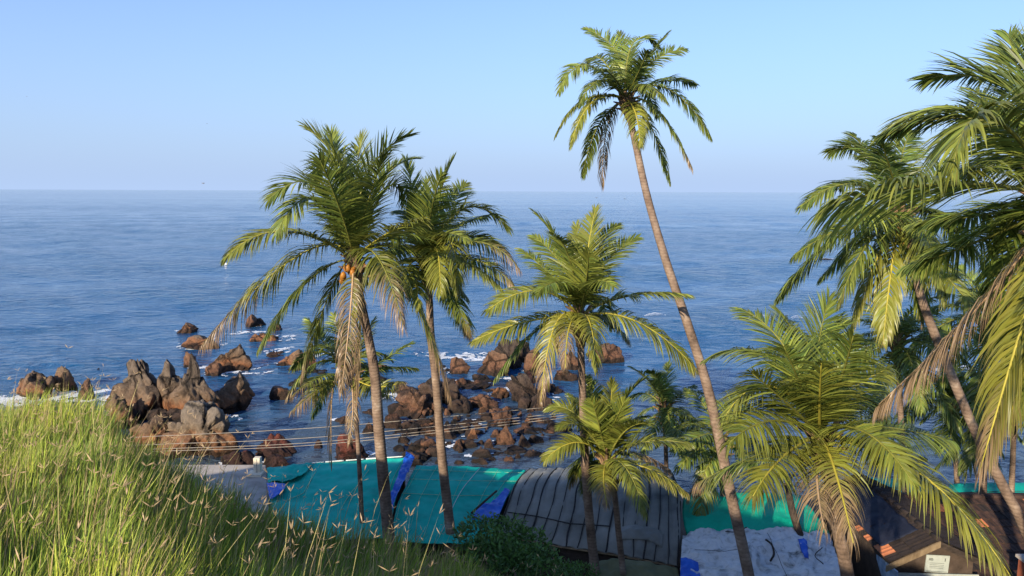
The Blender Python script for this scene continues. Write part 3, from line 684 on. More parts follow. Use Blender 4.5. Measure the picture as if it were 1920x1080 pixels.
# ------------------------------------------------------------------ coconut palms
LEAF_GREEN = np.array((0.082, 0.138, 0.030)); LEAF_MID = np.array((0.23, 0.255, 0.042)); LEAF_YEL = np.array((0.28, 0.26, 0.035)); LEAF_DRY = np.array((0.36, 0.245, 0.14)); LEAF_BROWN = np.array((0.17, 0.085, 0.045))
LEAFK = 0.275
def frond_mesh(pts, S0, rr, droop=0.6, dry=0.0, yel=0.0, n=64, lmax=None, twist=0.0, width=0.046, thin=0.0):
    """pts: list of Vectors root to tip. returns leaflet mesh data and midrib data"""
    pts = [np.array(p) for p in pts]
    K = len(pts)
    seg = np.array([np.linalg.norm(pts[i + 1] - pts[i]) for i in range(K - 1)])
    cum = np.concatenate([[0], np.cumsum(seg)]); L = cum[-1]; cum /= L
    A = np.array(pts)
    if lmax is None: lmax = LEAFK * L
    t = np.linspace(0.16, 0.995, n)
    t = np.concatenate([t, t + 0.4 / n])            # two sides, staggered
    t = np.clip(t + RNG.normal(0, 0.25 / n, len(t)), 0.14, 0.998)
    side = np.concatenate([np.ones(n), -np.ones(n)])
    pos = np.stack([np.interp(t, cum, A[:, k]) for k in range(3)], 1)
    e = 0.02
    pa = np.stack([np.interp(np.clip(t - e, 0, 1), cum, A[:, k]) for k in range(3)], 1)
    pb = np.stack([np.interp(np.clip(t + e, 0, 1), cum, A[:, k]) for k in range(3)], 1)
    T = pb - pa; T /= np.linalg.norm(T, axis=1, keepdims=True)
    S = np.tile(np.array(S0), (len(t), 1)); S -= T * (S * T).sum(1, keepdims=True); S /= np.linalg.norm(S, axis=1, keepdims=True)
    Nn = np.cross(S, T)
    flip = np.where(Nn[:, 2:3].mean() < 0, -1.0, 1.0)
    Nn = Nn * flip
    ang = twist * t
    S2 = S * np.cos(ang)[:, None] + Nn * np.sin(ang)[:, None]
    N2 = -S * np.sin(ang)[:, None] + Nn * np.cos(ang)[:, None]
    a = np.radians(np.interp(t, [0.14, 0.4, 0.8, 1.0], [72, 60, 42, 16]) + RNG.normal(0, 5, len(t)))
    v = np.radians(np.interp(t, [0, 1], [28, 12]) + RNG.normal(0, 6, len(t)))
    d0 = T * np.cos(a)[:, None] + (S2 * (side * np.cos(v))[:, None] + N2 * np.sin(v)[:, None]) * np.sin(a)[:, None]
    ln = lmax * np.interp(t, [0.14, 0.25, 0.45, 0.75, 0.92, 1.0], [0.55, 0.85, 1.0, 0.86, 0.55, 0.36]) * RNG.uniform(0.84, 1.1, len(t))
    # wind and clumping: neighbours swing together
    sway = np.interp(t * 9 + side * 3, np.arange(-4, 14), RNG.normal(0, 0.26, 18))
    dr = droop * RNG.uniform(0.75, 1.25, len(t)) + sway * 0.6
    dryv = np.clip((t - (1.08 - 1.15 * dry)) / 0.25 + RNG.normal(0, 0.22, len(t)), 0, 1) * (dry > 0)     # withers from the tip back
    dr = dr + 0.9 * dryv
    keep = RNG.uniform(0, 1, len(t)) > (thin + 0.15 * dryv)
    for _ in range(RNG.integers(0, 4)):          # torn gaps
        c0 = RNG.uniform(.2, .95); keep &= ~((np.abs(t - c0) < RNG.uniform(.008, .025)) & (side == RNG.choice([-1, 1])))
    nseg = 4
    ring = []
    p = pos.copy(); d = d0.copy()
    prof = [0.55, 1.0, 0.85, 0.5, 0.0]
    wd = width * RNG.uniform(0.8, 1.15, len(t)) * (1 - 0.45 * dryv)
    cols = []
    base = LEAF_GREEN + (LEAF_MID - LEAF_GREEN) * RNG.uniform(0, 1, (len(t), 1)) * 0.9
    base = base * np.clip(RNG.normal(1, .28, (len(t), 1)), .45, 1.7) * RNG.uniform(.8, 1.25)
    yv = np.clip(yel * RNG.uniform(0.6, 1.25, len(t)), 0, 1)[:, None]
    base = base * (1 - yv) + LEAF_YEL * yv
    tipdry = RNG.uniform(0, 1, len(t)) ** 2
    for k in range(nseg + 1):
        W = T - d * (T * d).sum(1, keepdims=True); W /= np.maximum(np.linalg.norm(W, axis=1, keepdims=True), 1e-5)
        if k == 0: roll = RNG.normal(0, 0.36, len(t))[:, None]
        W = W * np.cos(roll) + np.cross(d, W) * np.sin(roll)
        w = wd * prof[k]
        f = k / nseg
        dk = np.clip(dryv * (0.7 + 0.8 * f) + (0.10 + 0.5 * dry + 0.55 * yel) * tipdry * f ** 2, 0, 1)[:, None]
        drc = LEAF_DRY * (1 - 0.35 * RNG.uniform(0, 1, (len(t), 1))) 
        c = base * (1 - dk) + drc * dk
        if k < nseg:
            ring.append(p + W * (w / 2)[:, None]); ring.append(p - W * (w / 2)[:, None]); cols += [c, c]
        else:
            ring.append(p.copy()); cols.append(c)
        d = d + np.array((0, 0, -1.0)) * (dr * (0.42 if k else 0.2))[:, None]
        d /= np.linalg.norm(d, axis=1, keepdims=True)
        p = p + d * (ln / nseg)[:, None]
    R = np.stack(ring, 1)[keep]; Cc = np.stack(cols, 1)[keep]
    m_ = len(R); nv = R.shape[1]
    V = R.reshape(-1, 3); C_ = Cc.reshape(-1, 3)
    o = (np.arange(m_) * nv)[:, None]
    quads = []
    for k in range(nseg - 1):
        quads.append(o + np.array([2 * k, 2 * k + 1, 2 * k + 3, 2 * k + 2]))
    tri = o + np.array([2 * nseg - 2, 2 * nseg - 1, 2 * nseg, 2 * nseg])
    Fq = np.concatenate(quads, 0)
    Ft = tri[:, :3]
    # triangles throughout keeps the array rectangular
    Fall = np.concatenate([Fq[:, [0, 1, 2]], Fq[:, [0, 2, 3]], Ft], 0)
    return V, Fall, C_, L

def tube_np(pts, radii, n=6):
    mb = MB(); mb.tube(pts, radii, n); return mb
MIDRIB = {}
def midrib_mat(kind):
    if kind not in MIDRIB:
        st = {'green': [(0.3, (0.11, 0.12, 0.02)), (0.7, (0.21, 0.20, 0.04))], 'yellow': [(0.3, (0.26, 0.23, 0.03)), (0.7, (0.40, 0.34, 0.05))], 'dry': [(0.3, (0.30, 0.19, 0.10)), (0.7, (0.46, 0.32, 0.19))]}[kind]
        MIDRIB[kind] = noise_mat('midrib_' + kind, st, 5, 4, 0.55, 0.1)
    return MIDRIB[kind]
def add_frond(root, pts, rr, droop, dry, yel, n, twist, S0=None, L=None, width=0.046, thin=0.0):
    p0, pN = pts[0], pts[-1]
    hv = Vector((pN.x - p0.x, pN.y - p0.y, 0))
    if S0 is None:
        if hv.length < 0.3: hv = Vector((rr.uniform(-1, 1), rr.uniform(-1, .3), 0))
        S0 = hv.normalized().cross(Vector((0, 0, 1)))
    V, Fa, C_, Ln = frond_mesh(pts, S0, rr, droop, dry, yel, n, None, twist, width, thin)
    o = link('frond', mesh_np('frond', V, Fa, M['leaf'], smooth=False, cols=C_), root)
    k = len(pts)
    rad = [0.030 * (1 - i / (k - 1)) ** 0.8 + 0.006 for i in range(k)]
    rad[0] = 0.06
    mr = MB(); mr.tube(pts, rad, 6)
    mo = mr.build('midrib', midrib_mat('dry' if dry > 0.6 else 'yellow' if yel > 0.32 else 'green'), o, smooth=True)
    mo.location = (0, 0, 0)
    return o
def bez3(a, b, c, d, t):
    s = 1 - t
    return a * s ** 3 + b * (3 * s * s * t) + c * (3 * s * t * t) + d * t ** 3
def through(p0, pm, p1, k=13):
    """smooth arc from p0 to p1 that passes pm half way"""
    h = 0.57
    c = (pm - p0 * (1 - h) ** 2 - p1 * h * h) / (2 * h * (1 - h))
    return [p0 * ((1 - t) ** 2) + c * (2 * t * (1 - t)) + p1 * (t * t) for t in [i / (k - 1) for i in range(k)]]

def palm(name, label, trunk, d_top, d_base, L, fronds, seed, auto=0, n=92, r_top=0.12, r_base=0.19, nuts=None, nut='nut_orange', group=None, auto_el=(80, -40), yel0=0.0, back_only=True, autoL=1.0, width=0.046, leafk=0.265):
    """trunk: photo columns/rows from the crown downwards; fronds: (mid x, mid y, tip x, tip y, near(-1)/far(+1), dry, yellow)"""
    global LEAFK
    LEAFK = leafk
    rr = random.Random(seed)
    k = len(trunk)
    tp = [P(x, y, d_top + (d_base - d_top) * i / (k - 1)) for i, (x, y) in enumerate(trunk)]
    last = tp[-1]; prev = tp[-2]
    gz = float(ground_z(last.x, last.y)) - 0.3
    if last.z > gz:
        dirv = (last - prev); sl = dirv / max(-dirv.z, 0.1)
        dz = last.z - gz
        tp.append(Vector((last.x + sl.x * dz * 0.8, last.y + sl.y * dz * 0.8, gz)))
    crown = tp[0]
    base = tp[-1]
    root = empty(name, base, label, 'palm tree', group)
    # trunk with leaf-scar rings
    M_ = 110
    cp = [catmull(tp, i / (M_ - 1)) for i in range(M_)]
    ln = sum((cp[i + 1] - cp[i]).length for i in range(M_ - 1))
    rad = []
    for i in range(M_):
        s = i / (M_ - 1)
        r = 0.70 * r_top + 0.74 * (r_base - r_top) * s ** 0.8 + 0.07 * max(0, (s - 0.9) / 0.1) ** 2
        ring = 0.018 if i % 3 == 0 else 0.0
        rad.append(r * (1 + ring + 0.05 * noise.noise(Vector((s * ln * 1.1, seed * 3.3, 0)))))
    tb = MB(); tb.tube(cp, rad, 14)
    tb.build('trunk', M['trunk'], root, smooth=True)
    # fibrous crown shaft with old leaf bases
    cs = MB()
    axis = (cp[0] - cp[3]).normalized()
    cs.tube([crown - axis * 0.75, crown - axis * 0.45, crown - axis * 0.1, crown + axis * 0.25, crown + axis * 0.5], [r_top * 1.02, r_top * 1.3, r_top * 1.55, r_top * 1.2, 0.05], 12)
    for q in range(16):
        an = q * 2.399
        o_ = Vector((math.cos(an), math.sin(an), 0))
        p0 = crown + axis * (-0.5 + 0.045 * q) + o_ * r_top * 1.1
        up = 0.15 + 0.03 * q
        cs.tube([p0, p0 + o_ * 0.14 + Vector((0, 0, up * .55)), p0 + o_ * 0.34 + Vector((0, 0, up * .75))], [0.07, 0.05, 0.02], 5)
    cs.build('crown_shaft', M['fibre'], root, smooth=False)
    top = crown + axis * 0.1
    mpp = d_top * 1.02 / FPX
    for fi, f in enumerate(fronds):
        mx, my, tx, ty, sg = f[:5]
        dry = f[5] if len(f) > 5 else 0.0
        yel = f[6] if len(f) > 6 else yel0 * rr.uniform(0.3, 1.2)
        Lf = L * (f[7] if len(f) > 7 else rr.uniform(0.92, 1.05))
        # depth from the frond's usual length
        def curve(dd):
            p0 = top
            return through(p0, P(mx, my, d_top + sg * dd * 0.58), P(tx, ty, d_top + sg * dd))
        def clen(c): return sum((c[i + 1] - c[i]).length for i in range(len(c) - 1))
        lo_, hi_ = 0.0, Lf * 0.85
        for _ in range(18):
            mdd = (lo_ + hi_) / 2
            if clen(curve(mdd)) < Lf: lo_ = mdd
            else: hi_ = mdd
        pts = curve(lo_)
        # older, lower fronds hang their leaflets; young upright ones hold them stiff
        tv = (pts[-1] - pts[0]).normalized()
        droop = min(1.5, max(0.15, 0.72 - 0.62 * tv.z))
        o = add_frond(root, pts, rr, droop, dry, yel, n, rr.uniform(-0.9, 0.9) if dry < .5 else rr.uniform(-.4, .4), width=width, thin=0.04)
        if dry > 0.75: o['label'] = 'withered tan frond hanging down'
    for q in range(auto):
        az = q * 2.39996 + seed
        el = math.radians(auto_el[0] + (auto_el[1] - auto_el[0]) * ((q + 0.5) / auto) + rr.uniform(-8, 8))
        o_ = Vector((math.cos(az), abs(math.sin(az)) if back_only else math.sin(az), 0)).normalized()
        Lq = L * autoL * rr.uniform(0.85, 1.0)
        d1 = o_ * math.cos(el) + Vector((0, 0, math.sin(el)))
        sag = 0.28 + 0.5 * math.cos(el)
        p1 = top + d1 * Lq * 0.5 + Vector((0, 0, -0.06 * Lq))
        p2 = top + (d1 * 0.92 + o_ * 0.15).normalized() * Lq * 0.92 + Vector((0, 0, -sag * Lq * 0.62))
        pts = through(top, p1, p2)
        old = max(0, -math.degrees(el)) / 60
        add_frond(root, pts, rr, 0.5 + 0.5 * (1 - math.sin(max(el, 0))), 0.5 * old if rr.random() < .6 else 0.0, yel0 * rr.uniform(0, 1), n, rr.uniform(-.6, .6), width=width, thin=0.04)
    if nuts:
        for q in range(nuts):
            an = rr.uniform(math.pi * 0.9, math.pi * 2.1)
            c = crown + Vector((math.cos(an) * rr.uniform(.2, .42), math.sin(an) * rr.uniform(.2, .42), -rr.uniform(.1, .6)))
            bm = bmesh.new(); bmesh.ops.create_icosphere(bm, subdivisions=2, radius=1.0)
            for v in bm.verts:
                z = v.co.z
                s = 1 - 0.18 * z * z + 0.06 * math.cos(3 * math.atan2(v.co.y, v.co.x))
                v.co = Vector((v.co.x * 0.085 * s, v.co.y * 0.085 * s, z * 0.115)) + c
            me = bpy.data.meshes.new('coconut'); bm.to_mesh(me); bm.free()
            me.materials.append(M[nut]); me.polygons.foreach_set('use_smooth', np.ones(len(me.polygons), bool))
            link('coconut', me, root)
    return root

palm('coconut_palm', 'tall slender coconut palm leaning over the white tarpaulin, its crown above the horizon',
     [(1174, 190), (1190, 262), (1214, 370), (1249, 490), (1290, 610), (1330, 740), (1371, 930), (1405, 1085)], 25, 18.0, 3.5,
     [(1152, 92, 1098, 54, 1), (1192, 75, 1236, 88, 1), (1092, 122, 1048, 172, -1, 0, .1), (1228, 112, 1284, 92, 1, 0, .1), (1244, 152, 1304, 158, 1),
      (1262, 172, 1332, 256, -1), (1240, 216, 1298, 314, -1, .35), (1222, 240, 1256, 340, 1, .1), (1194, 220, 1200, 275, -1, .1, .5), (1106, 196, 1070, 272, -1, 0, .45),
      (1088, 192, 1042, 252, -1, 0, .35), (1116, 248, 1093, 330, 1), (1122, 152, 1087, 195, -1), (1122, 108, 1098, 128, 1), (1168, 110, 1162, 62, 1, 0, .1), (1136, 250, 1130, 350, 1, .95),
      (1216, 108, 1252, 62, 1), (1146, 140, 1120, 130, -1), (1210, 160, 1250, 190, -1, 0, .2), (1200, 130, 1216, 96, -1)],
     1, auto=1, r_top=0.135, r_base=0.21, nuts=7, width=0.044, leafk=.20)
palm('coconut_palm', 'full-crowned coconut palm with orange nuts and long dry fronds, standing before the first teal roof',
     [(664, 492), (676, 560), (692, 640), (703, 705), (710, 800), (718, 890), (727, 985)], 22, 21.5, 4.2,
     [(646, 325, 576, 240, 1), (588, 345, 506, 372, -1), (580, 372, 520, 436, -1), (520, 434, 426, 480, -1, 0, .45), (545, 488, 384, 640, -1, .5, .55, 1.12), (694, 318, 764, 254, 1),
      (667, 340, 678, 258, 1, 0, .35), (622, 300, 590, 345, 1), (718, 335, 776, 298, 1), (738, 345, 772, 400, 1), (722, 440, 788, 408, -1, 0, .35), (676, 590, 668, 745, -1, .62, .65, .95), (655, 605, 640, 735, -1, .85),
      (712, 488, 756, 608, -1, .5, .25), (618, 550, 566, 700, 1, .35), (772, 556, 843, 738, -1, .5, .2, 1.1), (640, 400, 600, 300, -1), (690, 380, 720, 290, -1),
      (640, 360, 620, 250, 1)],
     2, auto=4, leafk=.265, width=0.048, r_top=0.15, r_base=0.27, nuts=9, yel0=.12, n=100)
palm('coconut_palm', 'short thin-trunked palm half hidden behind hanging dry fronds',
     [(656, 706), (664, 730), (669, 800), (674, 880), (678, 965)], 23.5, 22.5, 2.6,
     [(592, 682, 538, 745, -1, .35), (596, 660, 548, 690, 1), (592, 712, 548, 742, -1, .45), (596, 730, 546, 772, -1, .5, .3), (606, 640, 578, 600, 1), (712, 680, 770, 642, 1),
      (712, 690, 778, 690, 1), (706, 725, 756, 716, -1, .3, .5), (624, 730, 622, 866, -1, 1.0), (662, 760, 655, 830, -1, .95), (640, 640, 626, 590, 1), (680, 640, 700, 600, 1), (690, 720, 730, 745, 1, .3)],
     3, auto=4, r_top=0.085, r_base=0.11, n=66)
palm('coconut_palm', 'coconut palm with a bare brown crown shaft, rising through the second teal roof edge',
     [(800, 500), (805, 560), (808, 630), (818, 720), (828, 850), (838, 940), (846, 1010)], 23.5, 22, 3.6,
     [(826, 360, 850, 298, 1), (780, 385, 762, 302, 1), (880, 388, 952, 426, 1), (905, 455, 972, 502, -1, .45), (900, 490, 964, 536, -1, .35), (872, 495, 936, 536, -1, 0, .3), (842, 395, 872, 345, 1),
      (768, 440, 734, 448, -1), (846, 455, 858, 545, -1, .1, .5), (782, 520, 786, 575, -1, .1, .4), (765, 500, 742, 562, -1, .1, .2), (830, 440, 880, 450, -1, 0, .3), (808, 400, 826, 330, -1), (790, 420, 800, 340, 1), (850, 430, 915, 405, 1), (820, 470, 826, 550, -1, .0, .55), (745, 470, 722, 520, 1)],
     4, auto=5, width=.047, r_top=0.135, r_base=0.23, nuts=4, nut='nut_green', yel0=.12)
palm('coconut_palm', 'mid-height coconut palm with spreading yellow-green fronds, in front of the dark tarpaulin roof',
     [(1087, 600), (1090, 680), (1094, 780), (1098, 880), (1106, 980), (1118, 1090)], 20.5, 20, 3.3,
     [(1102, 470, 1116, 394, 1, 0, .35), (1083, 500, 1080, 424, 1, 0, .3), (1050, 465, 1004, 400, 1), (1052, 495, 1002, 444, 1), (1036, 520, 978, 468, 1), (1122, 470, 1156, 422, 1), (1134, 495, 1193, 446, 1),
      (1000, 545, 916, 580, -1, 0, .35), (975, 606, 890, 638, -1, 0, .5), (1190, 553, 1290, 552, -1, 0, .25), (1208, 610, 1304, 690, -1, .15, .35), (1036, 622, 1014, 754, -1, .5, .75),
      (1108, 612, 1118, 690, -1, .1, .6), (1116, 530, 1150, 536, -1, 0, .2), (1052, 530, 1008, 548, -1), (1066, 480, 1040, 440, -1), (1100, 520, 1104, 470, -1, 0, .3), (1066, 620, 1060, 690, -1, .6, .4), (1140, 600, 1180, 640, 1, .3)],
     5, auto=3, leafk=.245, r_top=0.125, r_base=0.2, yel0=.1, nuts=3, nut='nut_green')
palm('coconut_palm', 'young low palm with broad bright fronds growing through the dark tarpaulin roof',
     [(1140, 872), (1148, 905), (1154, 940), (1160, 1000), (1170, 1090)], 20, 19.8, 2.5,
     [(1120, 770, 1102, 708, 1), (1143, 790, 1148, 717, 1, 0, .4), (1160, 770, 1204, 712, 1), (1078, 775, 1029, 764, 1, 0, .3), (1076, 830, 1022, 862, -1, 0, .5), (1215, 828, 1292, 832, -1, 0, .25),
      (1176, 805, 1214, 794, -1, 0, .25), (1222, 882, 1288, 924, -1, .2, .55), (1132, 900, 1138, 948, -1, .5, .6), (1178, 884, 1210, 962, -1, .1, .3), (1124, 800, 1110, 752, -1, 0, .25), (1150, 800, 1172, 752, -1, 0, .2),
      (1196, 850, 1256, 880, 1, .7), (1090, 800, 1050, 800, -1, 0, .25), (1095, 860, 1070, 910, 1, .3), (1105, 780, 1070, 740, 1)],
     6, auto=3, r_top=0.10, r_base=0.13, yel0=.2, width=0.05)
palm('coconut_palm', 'bushy near palm with huge fronds spreading over the tiled roof, beside the white tarpaulin',
     [(1540, 826), (1556, 905), (1572, 1000), (1590, 1085)], 14, 13.6, 3.6,
     [(1500, 650, 1460, 582, 1, 0, .1), (1464, 640, 1390, 580, 1), (1432, 664, 1328, 672, 1), (1530, 680, 1554, 560, 1), (1545, 670, 1572, 596, 1), (1436, 722, 1360, 780, -1, 0, .4), (1440, 790, 1366, 832, -1, 0, .3),
      (1537, 752, 1540, 680, -1, 0, .45), (1590, 735, 1668, 690, 1, 0, .35), (1650, 800, 1785, 826, 1), (1630, 815, 1712, 905, -1, 0, .3), (1730, 890, 1892, 1076, -1, .15, .55, 1.25),
      (1462, 862, 1412, 930, -1, .1, .5), (1568, 890, 1600, 1018, -1, .55, .65), (1532, 900, 1545, 990, -1, .75, .4), (1400, 862, 1306, 906, 1, .3), (1500, 720, 1470, 650, -1), (1580, 700, 1600, 630, -1), (1480, 760, 1410, 700, -1, 0, .2), (1670, 860, 1790, 930, 1, .2, .5)],
     7, auto=1, r_top=0.125, r_base=0.19, nuts=3, nut='nut_green', n=110, width=0.036)
palm('coconut_palm', 'curving palm with orange nut stalks, its trunk bowed over the tiled roof',
     [(1690, 410), (1714, 500), (1732, 572), (1775, 682), (1830, 812), (1880, 910), (1935, 1025)], 18, 16, 3.3,
     [(1630, 285, 1556, 284, 1), (1690, 300, 1708, 246, 1), (1590, 345, 1506, 384, -1), (1585, 425, 1492, 476, -1), (1618, 470, 1575, 562, -1, .1), (1634, 510, 1596, 622, -1, .15, .6), (1668, 530, 1656, 640, -1, .15, .6),
      (1750, 405, 1812, 480, 1), (1740, 450, 1770, 560, -1, .1, .3), (1640, 310, 1600, 252, 1), (1670, 320, 1650, 262, -1), (1650, 400, 1580, 400, -1), (1740, 350, 1790, 300, 1), (1715, 500, 1730, 600, 1, .2), (1620, 440, 1540, 520, 1), (1760, 500, 1830, 580, -1, 0, .3)],
     8, auto=4, r_top=0.12, r_base=0.16, nuts=10, n=96)
palm('coconut_palm', 'big palm with the longest glossy fronds, overhanging the curving palm',
     [(1990, 390), (2000, 560), (2015, 760), (2040, 1000)], 9.5, 9, 3.6,
     [(1880, 160, 1735, 148, 1), (1925, 190, 1892, 68, 1), (1850, 218, 1788, 308, -1, 0, .3), (1800, 205, 1660, 248, 1, 0, .12), (1775, 345, 1556, 384, -1, 0, .25, 1.25), (1890, 300, 1800, 330, 1), (1840, 450, 1700, 500, 1),
      (1905, 650, 1838, 880, -1, .4, .75), (1810, 600, 1648, 758, 1, .92, .4), (1935, 640, 1890, 790, 1, .2, .4), (1930, 200, 1960, 60, 1), (1900, 260, 1830, 170, 1), (1860, 400, 1720, 420, 1), (2080, 250, 2180, 220, 1), (2090, 420, 2220, 560, -1), (2040, 560, 2080, 760, -1, .4), (1920, 420, 1850, 560, 1)],
     9, auto=2, r_top=0.13, r_base=0.18, n=120, width=0.036)
# palms of the grove behind
palm('coconut_palm', 'small dark palm behind the low bright palm, standing at the water',
     [(1246, 775), (1248, 830), (1250, 900)], 27, 27, 2.7,
     [(1222, 720, 1186, 690, -1), (1248, 730, 1252, 682, 1), (1272, 740, 1300, 722, 1), (1210, 770, 1180, 800, 1), (1280, 775, 1318, 800, -1), (1225, 800, 1200, 860, -1), (1270, 810, 1290, 870, -1), (1240, 730, 1222, 700, 1)],
     10, auto=6, back_only=False, n=66, r_top=.1, r_base=.13)
palm('coconut_palm', 'shaded palm just behind the tall leaning trunk, drooping over the shore',
     [(1350, 830), (1352, 880), (1356, 950)], 24, 24, 2.7,
     [(1310, 790, 1268, 800, 1, 0, .2), (1312, 840, 1268, 880, -1), (1320, 760, 1290, 730, 1), (1370, 770, 1400, 740, 1), (1330, 870, 1290, 935, -1, .5), (1392, 850, 1430, 900, 1), (1320, 815, 1262, 845, -1)],
     11, auto=6, back_only=False, n=66, r_top=.1, r_base=.13)
palm('coconut_palm', 'dark background palm with a straight trunk, behind the bushy near palm',
     [(1682, 652), (1686, 720), (1690, 800), (1696, 900)], 26, 26, 3.2,
     [(1630, 625, 1578, 656, 1), (1628, 660, 1590, 720, -1), (1650, 600, 1622, 570, 1), (1720, 600, 1760, 580, 1), (1740, 650, 1790, 700, -1), (1660, 700, 1640, 770, -1, .2), (1710, 700, 1730, 770, -1)],
     12, auto=14, back_only=False, n=66, r_top=.12, r_base=.16)
palm('coconut_palm', 'dark background palm between the curving trunk and the biggest glossy palm',
     [(1850, 610), (1848, 700), (1846, 800), (1844, 920)], 25.5, 25.5, 3.5,
     [(1790, 600, 1730, 640, 1), (1800, 650, 1760, 730, -1), (1830, 550, 1800, 500, 1), (1890, 570, 1940, 560, 1), (1900, 640, 1950, 720, -1), (1850, 680, 1870, 770, -1, .2)],
     13, auto=14, back_only=False, n=70, r_top=.12, r_base=.16)
palm('coconut_palm', 'low dark palm at the water behind the tiled roof',
     [(1785, 770), (1790, 830), (1796, 930)], 28.5, 28.5, 3.0,
     [(1730, 760, 1680, 800, -1), (1740, 730, 1700, 715, 1), (1790, 720, 1796, 670, 1), (1830, 740, 1870, 740, 1), (1840, 790, 1880, 850, -1)],
     14, auto=14, back_only=False, n=66, r_top=.12, r_base=.15)
palm('coconut_palm', 'drooping dark green palm at the end of the teal roof behind the tiled house',
     [(1900, 760), (1900, 830), (1896, 930)], 26.5, 26.5, 3.4,
     [(1850, 790, 1800, 880, -1), (1860, 740, 1810, 750, 1), (1930, 800, 1960, 880, -1)],
     15, auto=14, back_only=False, n=76, r_top=.12, r_base=.15)

# ------------------------------------------------------------------ shacks
def posts(root, pts, top, r=0.055):
    for p in pts:
        gz = float(ground_z(p.x, p.y)) - 0.1
        mb = MB(); mb.tube([Vector((p.x, p.y, gz)), Vector((p.x + .02, p.y, (gz + p.z) / 2)), Vector((p.x, p.y, p.z - top))], [r, r * .95, r * .9], 8)
        mb.build('post', M['bamboo'], root, smooth=True)
def cord(name, S, uv, mat, root, r=0.014, lift=0.02, n=22):
    pts = []
    for i in range(n):
        t = i / (n - 1); x = t * (len(uv) - 1); k = min(int(x), len(uv) - 2); f = x - k
        u = uv[k][0] * (1 - f) + uv[k + 1][0] * f; v = uv[k][1] * (1 - f) + uv[k + 1][1] * f
        pts.append(S(u, v) + Vector((0.01 * math.sin(t * 17 + u * 40), 0, lift)))
    mb = MB(); mb.tube(pts, r, 5); return mb.build(name, M[mat], root, smooth=True)
def rows_px(rows):
    return [[P(x, y, d) for (x, y, d) in r] for r in rows]
def wall_sheet(name, a, b, mat, root, inset=0.0):
    """upright sheet from the line a-b down to the ground"""
    mb = MB()
    n = 8; t = 0.05
    nrm = Vector((b.y - a.y, -(b.x - a.x), 0)).normalized() * t
    v = []; f = []
    for i in range(n + 1):
        p = a.lerp(b, i / n); g = float(ground_z(p.x, p.y)) - 0.2
        for s in (0, 1):
            q = p + nrm * s + Vector((0, 0, -0.08)); v.append(q); v.append(Vector((q.x, q.y, min(g, q.z - .2))))
    for i in range(n):
        o = i * 4
        f += [(o, o + 1, o + 5, o + 4), (o + 2, o + 6, o + 7, o + 3), (o, o + 4, o + 6, o + 2), (o + 1, o + 3, o + 7, o + 5)]
    f += [(0, 2, 3, 1), (n * 4, n * 4 + 1, n * 4 + 3, n * 4 + 2)]
    mb.add(v, f)
    return mb.build(name, M[mat], root)

# first teal roof
r0 = empty('beach_shack', P(625, 1040, 24), 'shack under a smooth teal shade net, next to the concrete roof', 'shack', 'shacks along the beach')
rows = rows_px([[(500, 878, 26.5), (590, 869, 26.7), (680, 862, 26.9), (768, 856, 27)], [(503, 915, 24.6), (592, 910, 24.8), (675, 905, 25), (752, 898, 25.2)],
                [(508, 955, 23), (595, 953, 23.2), (668, 950, 23.4), (740, 946, 23.6)], [(512, 1010, 21.2), (598, 1012, 21.3), (662, 1012, 21.4), (728, 1008, 21.6)]])
o, S = cloth('roof_net', rows, 60, 60, M['teal'], r0, 0.06, 1.5, 0.02, 1, 0.012)
cord('cord', S, [(0.38, 0.0), (0.24, 0.45), (0.12, 0.55), (0.02, 0.8)], 'pale_rope', r0, 0.012)
cord('cord', S, [(0.78, 0.0), (0.66, 0.35), (0.62, 0.45), (0.5, 0.8)], 'pale_rope', r0, 0.012)
cord('cord', S, [(0.96, 0.05), (0.92, 0.5), (0.86, 0.95)], 'pale_rope', r0, 0.009)
for k in range(5):   # pale turned-over hem along the far edge
    u0 = 0.27 + k * 0.14
    cord('hem', S, [(u0, 0.004), (u0 + 0.125, 0.004)], 'white_cord', r0, 0.022 + 0.008 * (k % 2), 0.03, 8)
rows_b = rows_px([[(500, 908, 24.75), (520, 908, 24.7), (536, 910, 24.7)], [(503, 925, 24.05), (522, 922, 24.0), (532, 920, 24.1)], [(506, 938, 23.5), (512, 936, 23.5), (518, 932, 23.6)]])
for r_ in rows_b:
    for p in r_: p.z += 0.06
cloth('blue_sheet', rows_b, 12, 12, M['blue'], r0, 0.05, 4, 0.012, 2)
rows_f = rows_px([[(500, 880, 26.3), (550, 876, 26.4), (585, 872, 26.5)], [(502, 896, 25.4), (545, 893, 25.5), (575, 888, 25.7)], [(503, 907, 24.9), (532, 905, 24.9), (552, 900, 25.1)]])
for r_ in rows_f:
    for p in r_: p.z += 0.07
cloth('net_flap', rows_f, 18, 14, M['teal'], r0, 0.10, 2.2, 0.015, 3)
posts(r0, [S(0.04, 0.03), S(0.5, 0.03), S(0.96, 0.03), S(0.04, .97), S(0.5, .97), S(0.96, .97)], 0.08)
wall_sheet('side_sheet', S(0.02, 0.05), S(0.02, 0.95), 'blue', r0)
wall_sheet('back_sheet', S(0.97, 0.03), S(0.03, 0.03), 'grey_tarp', r0)
# blue strip between the two
rows = rows_px([[(762, 853, 26.9), (770, 855, 26.9), (778, 860, 26.8)], [(752, 880, 25.8), (762, 880, 25.8), (768, 884, 25.7)], [(740, 912, 24.4), (748, 912, 24.4), (752, 915, 24.3)], [(728, 945, 23.2), (734, 945, 23.2), (738, 948, 23.1)], [(724, 985, 22), (729, 985, 22), (733, 988, 22)]])
for r_ in rows:
    for p in r_: p.z += 0.10
o, S_ = cloth('blue_tarpaulin', rows, 14, 60, M['blue'], None, 0.09, 4.5, 0.03, 5)
recentre(o); tag(o, 'crumpled bright blue tarpaulin strip between the two teal roofs', 'tarpaulin')
